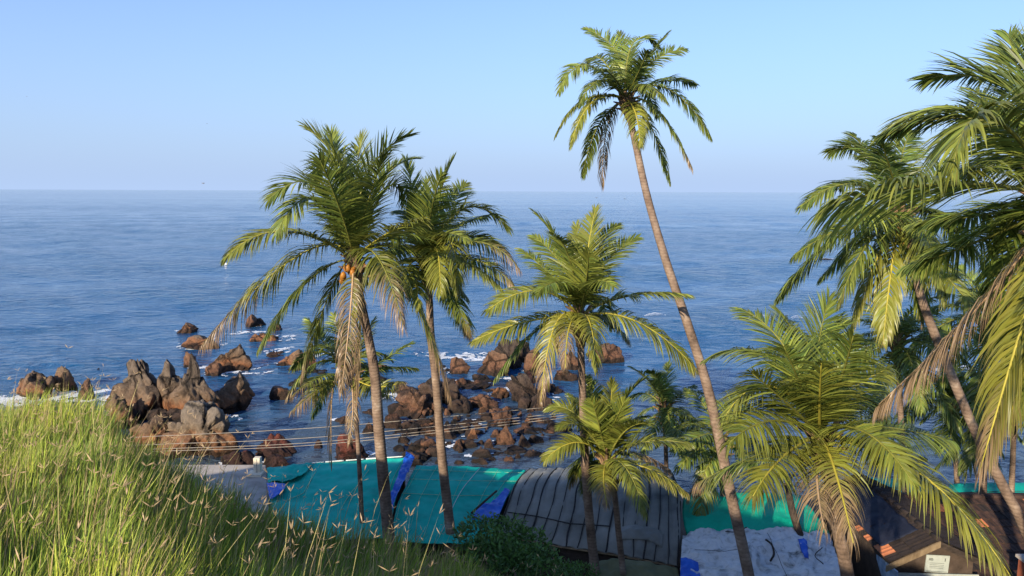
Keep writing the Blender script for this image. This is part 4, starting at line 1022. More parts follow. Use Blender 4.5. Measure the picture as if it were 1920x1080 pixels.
# second teal roof
r1 = empty('beach_shack', P(850, 1060, 23.5), 'shack under a teal shade net gridded with pale cords, next to the dark roof', 'shack', 'shacks along the beach')
rows = rows_px([[(780, 872, 26.4), (850, 874, 26.4), (920, 877, 26.4), (986, 880, 26.4)], [(764, 905, 25), (838, 906, 25), (905, 908, 25), (966, 910, 25)],
                [(744, 950, 23.4), (822, 953, 23.4), (885, 955, 23.4), (940, 957, 23.3)], [(732, 1015, 21.4), (802, 1018, 21.4), (868, 1020, 21.4), (918, 1020, 21.4)]])
o, S = cloth('roof_net', rows, 60, 60, M['teal'], r1, 0.05, 1.5, 0.02, 6, 0.008)
for v_ in (0.10, 0.28, 0.5):
    cord('cord', S, [(0.0, v_), (0.4, v_ + 0.015), (1.0, v_ - 0.01)], 'pale_rope', r1, 0.009)
for u_ in (0.02, 0.16, 0.3, 0.44, 0.72, 0.86):
    cord('cord', S, [(u_ + 0.03, 0.02), (u_, 0.5), (u_ - 0.02 if u_ > .03 else u_, 0.95)], 'pale_rope', r1, 0.007)
cord('cord', S, [(0.58, 0.02), (0.5, 0.4), (0.43, 0.9)], 'white_cord', r1, 0.011)
posts(r1, [S(0.04, 0.03), S(0.5, 0.03), S(0.96, 0.03), S(0.04, .97), S(0.5, .97), S(0.96, .97)], 0.08)
wall_sheet('back_sheet', S(0.97, 0.03), S(0.03, 0.03), 'grey_tarp', r1)
rows_b = rows_px([[(946, 920, 24.4), (952, 921, 24.4), (957, 924, 24.4)], [(926, 942, 23.6), (936, 943, 23.6), (946, 946, 23.5)], [(898, 955, 23.1), (918, 958, 23), (938, 965, 22.9)], [(884, 978, 22.3), (908, 982, 22.2), (930, 988, 22.1)]])
for r_ in rows_b:
    for p in r_: p.z += 0.09
o, S_ = cloth('blue_tarpaulin', rows_b, 24, 24, M['blue'], None, 0.06, 3.5, 0.02, 7)
recentre(o); tag(o, 'bright blue tarpaulin patch at the corner of the corded teal roof', 'tarpaulin')
mb = MB(); mb.tube([P(931, 928, 23.9) + Vector((0, 0, .14)), P(908, 950, 23.1) + Vector((0, 0, .17)), P(884, 970, 22.5) + Vector((0, 0, .14))], 0.035, 8)
o = mb.build('pole', M['wood_dark'], None, True); recentre(o); tag(o, 'thin dark pole lying across the blue tarpaulin patch', 'pole')

# dark tarpaulin roof, rounded, tied down with ropes
r2 = empty('beach_shack', P(1110, 1060, 22.5), 'shack with a rounded dark grey tarpaulin roof tied down by many ropes', 'shack', 'shacks along the beach')
rows = rows_px([[(992, 879, 26.2), (1080, 877, 26), (1180, 880, 25.7), (1262, 888, 25.3)], [(976, 893, 25.3), (1072, 890, 25), (1180, 896, 24.6), (1270, 908, 24.2)], [(962, 914, 24.3), (1064, 910, 24), (1178, 920, 23.4), (1274, 934, 22.9)],
                [(950, 948, 23.4), (1056, 948, 23), (1172, 960, 22.3), (1276, 976, 21.8)], [(936, 982, 22.7), (1040, 998, 22), (1164, 1012, 21.3), (1275, 1032, 20.8)], [(920, 996, 22.4), (1032, 1020, 21.7), (1160, 1040, 20.9), (1272, 1062, 20.4)]])
o, S = cloth('tarpaulin_roof', rows, 110, 50, M['grey_tarp'], r2, 0.03, 2.4, 0.025, 8, 0.01, 0.055, 15)
for k in range(16):
    u_ = (k + 0.02) / 15.0
    u_ = min(max(u_, 0.01), 0.99)
    w_ = random.uniform(-.012, .012)
    cord('rope', S, [(u_, 0.01), (min(max(u_ + w_, .005), .995), .5), (min(max(u_ - w_, .005), .995), 1.0)], 'rope', r2, 0.016 if k % 3 else 0.026, 0.015, 26)
cord('rope', S, [(0.02, 0.68), (0.2, 0.70), (0.4, 0.73), (0.6, .72)], 'rope', r2, 0.018, 0.045, 40)
cord('eave_pole', S, [(0.02, 0.985), (0.5, 0.985), (0.98, 0.985)], 'bamboo', r2, 0.035, -0.07)
rows_p = []
for v_ in (0.70, 0.75, 0.80):
    rows_p.append([S(u_, v_ + 0.015 * math.sin(u_ * 50)) + Vector((0, 0, 0.05 + (.06 if v_ == .75 else 0))) for u_ in (0.66, 0.74, 0.83, 0.90)])
cloth('rolled_edge', rows_p, 26, 10, M['grey_tarp'], r2, 0.06, 5, 0.02, 12)
posts(r2, [S(0.03, 0.03), S(0.5, 0.03), S(0.97, 0.03), S(0.03, .96), S(0.35, .97), S(0.68, .97), S(0.97, .97)], 0.12)
wall_sheet('front_sheet', S(0.02, 0.90), S(0.98, 0.90), 'wood_dark', r2)
wall_sheet('back_sheet', S(0.97, 0.03), S(0.03, 0.03), 'wood_dark', r2)
rows = rows_px([[(1120, 1052, 20.6), (1180, 1048, 20.4), (1270, 1066, 20.1)], [(1122, 1080, 19.9), (1190, 1078, 19.7), (1275, 1090, 19.5)], [(1120, 1130, 19.0), (1190, 1130, 18.9), (1280, 1135, 18.8)]])
o, S_ = cloth('olive_tarpaulin', rows, 40, 24, M['olive_tarp'], None, 0.06, 1.8, 0.02, 13, 0, 0.03, 5)
recentre(o); tag(o, 'drab olive tarpaulin awning below the dark rounded roof', 'tarpaulin')

# green roof with white tarpaulin lean-to
r3 = empty('beach_shack', P(1420, 1080, 22), 'shack with a curved green net roof above a dirty white tarpaulin', 'shack', 'shacks along the beach')
rows = rows_px([[(1284, 926, 24.4), (1350, 924, 24.4), (1420, 924, 24.2), (1496, 926, 24.0)], [(1280, 946, 23.4), (1352, 942, 23.3), (1430, 942, 23.1), (1520, 950, 22.9)], [(1280, 968, 22.5), (1355, 962, 22.4), (1440, 962, 22.2), (1540, 975, 22.0)],
                [(1284, 990, 21.9), (1358, 984, 21.8), (1450, 982, 21.7), (1550, 992, 21.4)], [(1290, 1006, 21.6), (1360, 998, 21.5), (1455, 994, 21.4), (1556, 1004, 21.2)]])
o, S = cloth('roof_net', rows, 60, 40, M['green'], r3, 0.05, 1.3, 0.02, 14, 0.01, 0.02, 4)
posts(r3, [S(0.04, 0.05), S(0.5, 0.05), S(0.96, 0.05), S(0.04, .93), S(0.96, .93)], 0.1)
wall_sheet('back_sheet', S(0.97, 0.03), S(0.03, 0.03), 'wood_dark', r3)
rows = rows_px([[(1280, 1000, 21.5), (1360, 992, 21.4), (1450, 990, 21.3), (1556, 1000, 21.1)], [(1278, 1030, 20.6), (1365, 1022, 20.5), (1455, 1022, 20.4), (1566, 1030, 20.2)], [(1276, 1058, 20.0), (1368, 1056, 19.8), (1460, 1058, 19.7), (1580, 1062, 19.4)],
                [(1275, 1092, 19.3), (1370, 1092, 19.1), (1465, 1094, 19.0), (1600, 1098, 18.7)], [(1272, 1140, 18.4), (1370, 1145, 18.2), (1465, 1145, 18.1), (1615, 1150, 17.8)]])
o, S = cloth('white_tarpaulin', rows, 90, 60, M['white_tarp'], r3, 0.14, 2.3, 0.02, 15, 0.02)
for uv in ([(0.0, .55), (.3, .60), (.55, .58), (1, .62)], [(.08, .3), (.3, .36), (.55, .3)], [(.62, .1), (.68, .5), (.72, .95)], [(.0, .8), (.4, .84), (1, .78)]):
    cord('cord', S, uv, 'rope' if uv[0][0] > .05 else 'white_cord', r3, 0.007, 0.05, 40)
wall_sheet('side_sheet', P(1277, 935, 23.5), P(1276, 1050, 20.2), 'wood_dark', r3)
rows_b = rows_px([[(1276, 1052, 20.1), (1292, 1054, 20), (1308, 1060, 19.9)], [(1276, 1070, 19.7), (1294, 1074, 19.6), (1312, 1080, 19.5)], [(1274, 1094, 19.2), (1298, 1096, 19.1), (1318, 1100, 19.0)]])
for r_ in rows_b:
    for p in r_: p.z += 0.10
o, S_ = cloth('blue_tarpaulin', rows_b, 16, 16, M['blue'], None, 0.07, 3.5, 0.015, 16)
recentre(o); tag(o, 'blue tarpaulin corner lying on the dirty white tarpaulin', 'tarpaulin')
rows_b = rows_px([[(1496, 1018, 20.6), (1506, 1018, 20.6), (1512, 1020, 20.6)], [(1500, 1034, 20.2), (1510, 1034, 20.2), (1514, 1036, 20.2)], [(1508, 1054, 19.7), (1513, 1054, 19.7), (1516, 1056, 19.7)]])
for r_ in rows_b:
    for p in r_: p.z += 0.14
o, S_ = cloth('blue_cloth', rows_b, 8, 12, M['blue'], None, 0.05, 6, 0.015, 17)
recentre(o); tag(o, 'small blue rag tied at the foot of the slanting bare post', 'cloth')
mb = MB(); mb.tube([P(1474, 905, 21.8), P(1486, 960, 21.4), P(1505, 1020, 20.9), P(1507, 1080, 20.7)], [.10, .11, .12, .12], 10)
p_ = P(1507, 1080, 20.7)
mb.tube([p_, Vector((p_.x, p_.y, float(ground_z(p_.x, p_.y)) - .2))], .12, 10)
o = mb.build('slanting_post', M['wood_dark'], None, True); recentre(o); tag(o, 'slanting dark bare trunk post sticking up through the green roof', 'post')

for pts_, r_, lab in (([(1452, 1030), (1462, 1040), (1464, 1058), (1456, 1072)], .03, 'dark bent branch lying on the dirty white tarpaulin'), ([(1418, 1002), (1395, 1012), (1372, 1010)], .015, 'thin dark twig lying near the top of the white tarpaulin'), ([(1545, 1040), (1530, 1058), (1538, 1075)], .014, 'thin dark twig lying on the white tarpaulin by the near trunk')):
    mb = MB(); mb.tube([catmull([S(min(.99, max(0.01, (x - 1278) / 290.0)), min(.95, (y_ - 995) / 150.0)) + Vector((0, 0, .12)) for x, y_ in pts_], t / 12) for t in range(13)], r_, 6)
    o = mb.build('branch', M['wood_dark'], None, True); recentre(o); tag(o, lab, 'branch')

# teal roofs at the back right
for (pts_, lab) in (([(1630, 896, 28), (1680, 898, 27.8), (1735, 918, 27.5)], 'teal net roof peeping out behind the tiled house ridge'), ([(1780, 908, 28), (1850, 905, 28), (1960, 903, 28)], 'teal net roof strip at the water behind the brown tiled roof')):
    rr_ = empty('beach_shack', P(pts_[1][0], 1000, 27), lab, 'shack', 'shacks along the beach')
    rows = [[P(x, y, d) for x, y, d in pts_], [P(x, y + 22, d - 1.2) for x, y, d in pts_], [P(x, y + 48, d - 2.4) for x, y, d in pts_]]
    o, S = cloth('roof_net', rows, 30, 20, M['teal'], rr_, 0.05, 1.4, 0.02, 20)
    posts(rr_, [S(.05, .05), S(.95, .05), S(.05, .95), S(.95, .95)], .08)
    cord('cord', S, [(0, .4), (1, .42)], 'rope', rr_, .012)

# ------------------------------------------------------------------ concrete roof with stub post
cb = empty('concrete_building', P(430, 1000, 25), 'low concrete building with a flat weathered roof, beside the first teal roof', 'building')
A_ = P(352, 876, 26.6); B_ = P(498, 866, 26.6); zt = (A_.z + B_.z) / 2
c0 = Vector((A_.x - 1.5, A_.y, zt)); c1 = Vector((B_.x, B_.y, zt)); 
near = 22.6
q1 = P(503, 935, near)
mb = MB()
v = [Vector((c0.x, c0.y, zt)), Vector((c1.x, c1.y, zt)), Vector((q1.x, near, zt - .03)), Vector((c0.x, near, zt - .03))]
lo_ = [p - Vector((0, 0, .22)) for p in v]
mb.add(v + lo_, [(0, 1, 2, 3), (7, 6, 5, 4), (0, 4, 5, 1), (1, 5, 6, 2), (2, 6, 7, 3), (3, 7, 4, 0)])
o = mb.build('roof_slab', M['concrete'], cb)
bv = o.modifiers.new('bevel', 'BEVEL'); bv.width = .03; bv.segments = 2
mb = MB()
ins = [Vector((c0.x + .25, c0.y - .25, 0)), Vector((c1.x - .18, c1.y - .25, 0)), Vector((q1.x - .18, near + .2, 0)), Vector((c0.x + .25, near + .2, 0))]
v = [Vector((p.x, p.y, zt - .225)) for p in ins] + [Vector((p.x, p.y, 0.3)) for p in ins]
mb.add(v, [(0, 4, 5, 1), (1, 5, 6, 2), (2, 6, 7, 3), (3, 7, 4, 0)])
mb.build('wall', M['concrete'], cb)
pk = PZ(484, 888, zt)
mb = MB(); mb.box((pk.x, pk.y, zt + .30), (.24, .24, .62)); o = mb.build('stub_post', M['post'], cb)
bv = o.modifiers.new('bevel', 'BEVEL'); bv.width = .02; bv.segments = 2
mb = MB(); mb.box((pk.x - .05, pk.y - .1, zt + .04), (.5, .45, .09)); mb.build('post_plinth', M['post'], cb)
mb = MB(); mb.box((pk.x - .001, pk.y - .124, zt + .33), (.03, .012, .5)); mb.build('post_groove', M['concrete'], cb)

# ------------------------------------------------------------------ tiled houses
def tile_mesh(w, l):
    """one Mangalore clay tile: two shallow troughs, raised edge, thick lip"""
    nx = 6; xs = [i / nx for i in range(nx + 1)]
    prof = [0.030, 0.010, 0.014, 0.028, 0.014, 0.010, 0.034]
    v = []; f = []
    for j, yy in enumerate((0.0, 1.0)):
        for i, x in enumerate(xs): v.append((x * w, yy * l, prof[i] + (0.0 if j else 0.022)))
    for i, x in enumerate(xs): v.append((x * w, 0.0, prof[i] - 0.012))
    n1 = nx + 1
    for i in range(nx):
        f.append((i, i + 1, n1 + i + 1, n1 + i)); f.append((i + 1, i, 2 * n1 + i, 2 * n1 + i + 1))
    return v, f
TILES = {}
def get_tile(mat, w, l):
    k = (mat, w, l)
    if k not in TILES:
        v, f = tile_mesh(w, l); me = bpy.data.meshes.new('roof_tile'); me.from_pydata(v, [], f); me.materials.append(M[mat]); TILES[k] = me
    return TILES[k]
def tiled_slope(roof, eave0, ex, up, nx, ny, w, l, pick, rr):
    """tiles laid from the eave corner: ex along the eave, up the slope"""
    nrm = ex.cross(up).normalized()
    Rm = Matrix((ex, up, nrm)).transposed().to_4x4()
    off = Vector((0, 0, 0)); p = roof
    while p is not None: off += Vector(p.location); p = p.parent
    for j in range(ny):
        for i in range(nx):
            mt = pick(i, j)
            if mt is None: continue
            o = bpy.data.objects.new('roof_tile', get_tile(mt, w * 1.04, l * 1.12))
            COL.objects.link(o); o.parent = roof
            pos = eave0 + ex * (i * w) + up * (j * l) + nrm * (rr.uniform(0, .012)) - off
            Rj = Rm @ Matrix.Rotation(rr.uniform(-.025, .025), 4, 'Z') @ Matrix.Rotation(rr.uniform(-.02, .03), 4, 'X')
            o.matrix_local = Matrix.Translation(pos) @ Rj
def roof_deck(name, corners, root, mat='wood_dark', t=0.06):
    n_ = (corners[1] - corners[0]).cross(corners[3] - corners[0]).normalized()
    if n_.z < 0: n_ = -n_
    mb = MB(); mb.add(list(corners) + [c - n_ * t for c in corners], [(0, 1, 2, 3), (7, 6, 5, 4), (0, 4, 5, 1), (1, 5, 6, 2), (2, 6, 7, 3), (3, 7, 4, 0)])
    return mb.build(name, M[mat], root)
rt = random.Random(4)
# gabled entrance house, ridge running out to sea
apex_f = P(1762, 1016, 18.5); 
rz = apex_f.z; rx = apex_f.x
yb = 23.2; yf = 18.5
half_l, half_r = 1.25, 1.35; drop = 0.62
hh = empty('tiled_house', (rx, 20.5, float(ground_z(rx, 20.5))), 'dark gabled tiled house with a pale notice board on its gable', 'house')
for sd, half in ((-1, half_l), (1, half_r)):
    up = Vector((-sd * half, 0, drop)).normalized()
    e0 = Vector((rx + sd * half, yf if sd > 0 else yb, rz - drop))
    ex = Vector((0, 1 if sd > 0 else -1, 0))
    deck = roof_deck('roof_slope', [Vector((rx + sd * half, yf, rz - drop)), Vector((rx + sd * half, yb, rz - drop)), Vector((rx, yb, rz)), Vector((rx, yf, rz))], hh)
    sl = math.hypot(half, drop); ny_ = 4; l_ = sl / ny_; nx_ = 16; w_ = (yb - yf) / nx_
    sunlit_tiles = {(9, 0), (11, 0), (14, 0), (13, 0)}  # orange tiles painting patches of sun onto the left slope
    tiled_slope(deck, e0 + Vector((0, 0, .012)), ex, up, nx_, ny_, w_, l_, (lambda i, j, s=sd: 'tile_orange' if (s < 0 and (i, j) in sunlit_tiles) else 'tile_old'), rt)
rc = MB()
for k in range(12):
    y0 = yf + (yb - yf) * k / 12
    rc.tube([Vector((rx, y0 - .02, rz + .035)), Vector((rx, y0 + (yb - yf) / 12 + .03, rz + .02))], [.085, .07], 8)
rc.build('ridge_cap', M['tile_old'], hh, True)
# navy sheet thrown over the seaward-left slope
nv = []
for v_ in (0.15, 0.5, 0.92):
    nv.append([Vector((rx - half_l * v_, y_, rz - drop * v_ + .10)) for y_ in (22.4, 21.2, 20.2, 19.2)])
cloth('navy_sheet', nv, 24, 14, M['navy'], hh, 0.05, 2.5, 0.012, 30)
for sd, half in ((-1, half_l), (1, half_r)):
    mb = MB(); a = Vector((rx, yf - .06, rz + .03)); b_ = Vector((rx + sd * (half + .12), yf - .06, rz - drop * (half + .12) / half + .03))
    d_ = b_ - a
    mb.add([a, b_, b_ - Vector((0, 0, .16)), a - Vector((0, 0, .16)), a + Vector((0, .05, 0)), b_ + Vector((0, .05, 0)), b_ + Vector((0, .05, -.16)), a + Vector((0, .05, -.16))],
           [(0, 1, 2, 3), (7, 6, 5, 4), (0, 4, 5, 1), (1, 5, 6, 2), (2, 6, 7, 3), (3, 7, 4, 0)])
    mb.build('barge_board', M['bamboo'] if sd < 0 else M['wood_dark'], hh)
gz = float(ground_z(rx, yf)) - .3
mb = MB(); yw = yf + .35
v = [Vector((rx - half_l + .2, yw, gz)), Vector((rx + half_r - .2, yw, gz)), Vector((rx + half_r - .2, yw, rz - drop + .0)), Vector((rx, yw, rz - .12)), Vector((rx - half_l + .2, yw, rz - drop + .0))]
mb.add(v + [p + Vector((0, .1, 0)) for p in v], [(0, 1, 2, 3, 4), (9, 8, 7, 6, 5), (0, 5, 6, 1), (1, 6, 7, 2), (2, 7, 8, 3), (3, 8, 9, 4), (4, 9, 5, 0)])
mb.build('gable_wall', M['wall_brown'], hh)
mb = MB(); mb.box((rx - half_l + .25, (yw + yb) / 2, (gz + rz - drop) / 2 - .1), (.1, yb - yw - .3, rz - drop - gz - .15)); mb.build('side_wall', M['wall_brown'], hh)
mb = MB(); mb.box((rx, yb - .35, (gz + rz - drop) / 2 - .1), (half_l + half_r - .5, .1, rz - drop - gz - .15)); mb.build('back_wall', M['wall_brown'], hh)
# boards
def board(name, c, w, h, mat, parent, ry=0.0, t=.03, label=None):
    mb = MB(); mb.box(c, (w, t, h), M=Matrix.Rotation(ry, 3, 'Y')); return mb.build(name, M[mat], parent)
ys = yw - .12
bc = P(1757, 1057, ys)
nb = empty('notice_board', bc - Vector((0, 0, .25)), 'pale notice board with small dark print hung on the dark gable', 'sign')
mm = ys / 1400 * 1.05
bw, bh = 44 * mm * 1.0, 34 * mm
tl = Matrix.Rotation(.05, 3, 'Y')
def bpt(u, v, dy): return bc + tl @ Vector((u * bw / 2, dy, v * bh / 2))
board('panel', bc, bw, bh, 'sign', nb, .05)
mb = MB()
for (u0, v0, w_, h_) in [(-.62, .62, .34, .07), (-.6, .46, .38, .10), (.62, .52, .07, .36), (-.05, .1, 1.25, .03), (-.05, -.1, 1.25, .03), (-.05, -.3, 1.25, .03), (-.05, -.48, 1.2, .03), (.0, -.88, 1.8, .05)]:
    mb.box(bpt(u0, v0, -.021), (w_ * bw / 2, .006, h_ * bh / 2), M=tl)
mb.build('print', M['ink'], nb)
# long signboard under it: only the tops of its red letters show
sc_ = P(1757, 1101, ys - .1)
sb = empty('signboard', sc_ - Vector((0, 0, .4)), 'long cream signboard with red lettering under the notice board', 'sign')
sw, sh = 152 * mm, 54 * mm
board('panel', sc_, sw, sh, 'sign', sb, .02)
mb = MB()
for u0, du in ((-.74, .10), (-.52, -.08), (-.44, .08), (-.36, -.08), (-.02, .0), (.06, .09), (.30, .0), (.38, -.07)):
    x0 = sc_.x + u0 * sw / 2; zt_ = sc_.z + sh * .42
    mb.tube([Vector((x0, sc_.y - .022, zt_)), Vector((x0 + du, sc_.y - .022, zt_ - .11))], .02, 4)
mb.build('lettering', M['ink_red'], sb)
# side board with a faded blue picture
a = P(1643, 1040, 19.6); b_ = P(1682, 1072, 18.2); c_ = P(1682, 1130, 18.2); d_ = P(1647, 1110, 19.6)
mb = MB(); th = Vector((.04, .02, 0)); mb.add([a, b_, c_, d_, a + th, b_ + th, c_ + th, d_ + th], [(0, 1, 2, 3), (7, 6, 5, 4), (0, 4, 5, 1), (1, 5, 6, 2), (2, 6, 7, 3), (3, 7, 4, 0)])
o = mb.build('side_board', M['sign_blue'], None); recentre(o); tag(o, 'faded blue picture board on the side wall of the gabled house', 'sign')

# wide brown roof to the right
h2x0 = rx + half_r + .15; W2 = 6.2; zb = P(1800, 934, 23.4).z; y_b2, y_f2 = 23.4, 18.3; zf = zb - 0.95
h2 = empty('tiled_house', (h2x0 + W2 / 2, 21, float(ground_z(h2x0 + 3, 21))), 'wide brown tiled house crossed by the bowed palm trunk', 'house')
deck = roof_deck('roof_slope', [Vector((h2x0, y_f2, zf)), Vector((h2x0 + W2, y_f2, zf)), Vector((h2x0 + W2, y_b2, zb)), Vector((h2x0, y_b2, zb))], h2)
up = Vector((0, y_b2 - y_f2, zb - zf)).normalized(); sl = math.hypot(y_b2 - y_f2, zb - zf)
tiled_slope(deck, Vector((h2x0, y_f2, zf + .012)), Vector((1, 0, 0)), up, 22, 13, W2 / 22, sl / 13, lambda i, j: 'tile_orange' if (j == 12 and i > 13) or rt.random() < .03 else ('tile_dark' if rt.random() < .75 else 'tile_old'), rt)
deckb = roof_deck('roof_slope', [Vector((h2x0, y_b2 + .01, zb)), Vector((h2x0 + W2, y_b2 + .01, zb)), Vector((h2x0 + W2, y_b2 + 2.4, zb - .8)), Vector((h2x0, y_b2 + 2.4, zb - .8))], h2, 'tile_dark')
mb = MB()
for k in range(18):
    x0 = h2x0 + W2 * k / 18
    mb.tube([Vector((x0 - .02, y_b2, zb + .05)), Vector((x0 + W2 / 18 + .03, y_b2, zb + .03))], [.10, .085], 8)
mb.build('ridge_cap', M['tile_dark'], h2, True)
g2 = float(ground_z(h2x0 + 3, y_f2)) - .3
mb = MB(); mb.box((h2x0 + W2 / 2, y_f2 + .55, (g2 + zf) / 2), (W2 - .3, .15, zf - g2)); mb.build('front_wall', M['wall_red'], h2)
mb = MB(); mb.box((h2x0 + .2, 21.5, (g2 + zf) / 2), (.12, 5.0, zf - g2)); mb.build('side_wall', M['wall_brown'], h2)
mb = MB(); mb.box((h2x0 + W2 - .2, 21.5, (g2 + zf) / 2), (.12, 5.0, zf - g2)); mb.build('side_wall', M['wall_brown'], h2)
# red parapet with pale coping
pw = P(1925, 1050, 17.2)
pr = empty('parapet_wall', (pw.x + .7, pw.y, 1.5), 'red plastered parapet with a pale coping below the brown roof', 'wall')
mb = MB(); mb.box((pw.x + .75, pw.y + .1, pw.z - 1.2), (1.6, .22, 2.3)); mb.build('plaster', M['wall_red'], pr)
mb = MB(); mb.box((pw.x + .75, pw.y + .1, pw.z - .01), (1.7, .32, .07)); mb.build('coping', M['concrete'], pr)

# ------------------------------------------------------------------ cables strung between two poles
pl = P(180, 815, 25.5); prr = P(1103, 745, 27.5)
def util_pole(p, top, lab):
    e = empty('cable_pole', (p.x, p.y, float(ground_z(p.x, p.y)) - .2), lab, 'pole')
    z0 = float(ground_z(p.x, p.y)) - .3
    mb = MB(); mb.tube([Vector((p.x, p.y, z0)), Vector((p.x, p.y, top))], [.13, .09], 10); mb.build('shaft', M['concrete'], e, True)
    mb = MB(); mb.box((p.x, p.y, top - .25), (.12, .9, .08)); mb.build('cross_arm', M['wood_dark'], e)
    return e
util_pole(pl, pl.z + .3, 'short concrete cable pole below the grassy brow'); util_pole(prr, prr.z + .5, 'concrete cable pole behind the mid-height palm trunk')
cabs = [((250, 820), (620, 800), (1100, 757)), ((300, 833), (620, 818), (1100, 770)), ((290, 842), (620, 827), (1100, 774)), ((300, 846), (620, 832), (1100, 779))]
for k, (a, b_, c_) in enumerate(cabs):
    p0, p1, p2 = P(a[0], a[1], 25.7), P(b_[0], b_[1], 26.4), P(c_[0], c_[1], 27.4)
    dl = (p0 - p1); p00 = p0 + dl * .35
    mb = MB(); mb.tube([catmull([p00, p0, p1, p2], t / 30) for t in range(31)], 0.011, 6)
    o = mb.build('cable', M['wire'], None, True); recentre(o)
    tag(o, ['topmost pale cable of those strung above the shore', 'pale cable strung just under the topmost one above the shore', 'pale cable strung just above the lowest one over the shore', 'lowest pale cable of those strung above the shore'][k], 'cable', 'cables over the shore')

# ------------------------------------------------------------------ gull, float, far boats
def gull(px, py, y, span, lab, bank=0.1):
    c = P(px, py, y)
    e = empty('gull', c, lab, 'bird')
    mb = MB(); s = span
    mb.tube([c + Vector((-.20 * s, 0, 0)), c + Vector((-.1 * s, 0, .01 * s)), c + Vector((.05 * s, 0, .02 * s)), c + Vector((.17 * s, 0, .03 * s)), c + Vector((.24 * s, 0, .02 * s))], [.012 * s, .05 * s, .06 * s, .04 * s, .008 * s], 8)
    mb.build('body', M['bird'], e, True)
    for sd in (-1, 1):
        pts = [(0, 0.02), (.25, .12), (.5, .07)]
        v = []; 
        for (a, z) in pts:
            w = .085 * s * (1 - a * 1.5)
            for dx, dz in ((w, 0), (-w, 0), (-w, -.012 * s), (w, -.012 * s)):
                v.append(c + Vector((dx + sd * a * s * .75, -sd * a * s * .6 , z * s + dz)))
        f = []
        for i in range(2):
            for q in range(4): f.append((i * 4 + q, i * 4 + (q + 1) % 4, i * 4 + 4 + (q + 1) % 4, i * 4 + 4 + q))
        f += [(3, 2, 1, 0), (8, 9, 10, 11)]
        mb = MB(); mb.add(v, f); mb.build('wing', M['bird'], e)
gull(381, 344, 120, 1.0, 'gull gliding just above the horizon')
gull(50, 181, 330, 1.1, 'far speck of a gull in the clear sky above the grassy brow')
gull(388, 232, 330, 1.1, 'far speck of a gull in the sky above the gliding one')
c = PZ(424, 499)
mb = MB(); mb.tube([c + Vector((0, 0, -.3)), c + Vector((0, 0, -.1)), c + Vector((0, 0, .25)), c + Vector((0, 0, .42)), c + Vector((0, 0, .5))], [.15, .32, .34, .22, .05], 12)
mb.tube([c + Vector((0, 0, .5)), c + Vector((0, 0, .8))], .03, 6)
o = mb.build('mooring_float', M['white'], None, True); recentre(o); tag(o, 'white mooring float on the open sea', 'float')
for px, py, lab in ((1172, 373, 'tiny far-off boat beside the tall leaning trunk'), (1119, 371, 'tiny far-off boat out towards the horizon under the tall palm crown')):
    c = PZ(px, py)
    k = c.y / 1400
    L_ = 9 * k * .55
    e = empty('fishing_boat', (c.x, c.y, 0), lab, 'boat')
    mb = MB(); v = []
    for t in (0, .25, .5, .75, 1):
        w = L_ * .12 * math.sin(math.pi * min(.97, max(.06, t * .8 + .1))); x = (t - .5) * L_; hz = L_ * .07 * (1 + 1.2 * (t - .4) ** 2)
        v += [c + Vector((x, -w, hz)), c + Vector((x, -w * .5, -.3)), c + Vector((x, w * .5, -.3)), c + Vector((x, w, hz))]
    f = []
    for i in range(4):
        for q in range(3): f.append((i * 4 + q, i * 4 + q + 1, i * 4 + 5 + q, i * 4 + 4 + q))
        f.append((i * 4 + 3, i * 4, i * 4 + 4, i * 4 + 7))
    f += [(0, 3, 2, 1), (16, 17, 18, 19)]
    mb.add(v, f); mb.build('hull', M['hull'], e)
    mb = MB(); mb.box((c.x - L_ * .2, c.y, L_ * .13), (L_ * .2, L_ * .13, L_ * .12)); mb.build('cabin', M['hull'], e)

# ------------------------------------------------------------------ shrub on the bank
def shrub(name, lab, centres, nleaf, size, seed):
    rg = np.random.default_rng(seed)
    cs = [(P(x, y, d), r) for x, y, d, r in centres]
    b0 = min((c for c, r in cs), key=lambda c: c.z)
    e = empty(name, (b0.x, b0.y, float(ground_z(b0.x, b0.y))), lab, 'shrub')
    V = []; C_ = []
    for c, r in cs:
        n_ = int(nleaf * r * r)
        d = rg.normal(size=(n_, 3)); d /= np.linalg.norm(d, axis=1, keepdims=True)
        lump = np.array([noise.noise(Vector(q * 2.2) + Vector((seed, c.x, c.y))) for q in d])
        rad = r * (0.55 + 0.45 * rg.uniform(0, 1, n_) ** 0.5) * (1 + 0.35 * lump)
        p = np.array(c) + d * rad[:, None] * np.array((1, .9, .75))
        a = rg.normal(size=(n_, 3)); a += d * .7 + np.array((0, 0, .4)); a /= np.linalg.norm(a, axis=1, keepdims=True)
        b_ = np.cross(a, rg.normal(size=(n_, 3))); b_ /= np.linalg.norm(b_, axis=1, keepdims=True)
        s = size * rg.uniform(.6, 1.3, (n_, 1))
        q = np.stack([p, p + a * s * .5 + b_ * s * .22, p + a * s, p + a * s * .5 - b_ * s * .22], 1)
        V.append(q.reshape(-1, 3))
        col = np.array((.055, .115, .024)) * (0.6 + 1.1 * rg.uniform(0, 1, (n_, 1))) + np.array((.02, .02, 0)) * rg.uniform(0, 1, (n_, 1))
        C_.append(np.repeat(col, 4, 0))
    V = np.concatenate(V); C_ = np.concatenate(C_)
    Fq = np.arange(len(V)).reshape(-1, 4)
    o = link('foliage', mesh_np('foliage', V, Fq, M['bush'], smooth=False, cols=C_), e)
    for c, r in cs:
        g = Vector((c.x, c.y, float(ground_z(c.x, c.y)) - .1))
        mb = MB(); mb.tube([g, g.lerp(c, .6) + Vector((.05, 0, 0)), c], [.04, .03, .012], 6); mb.build('stem', M['bamboo'], e, True)
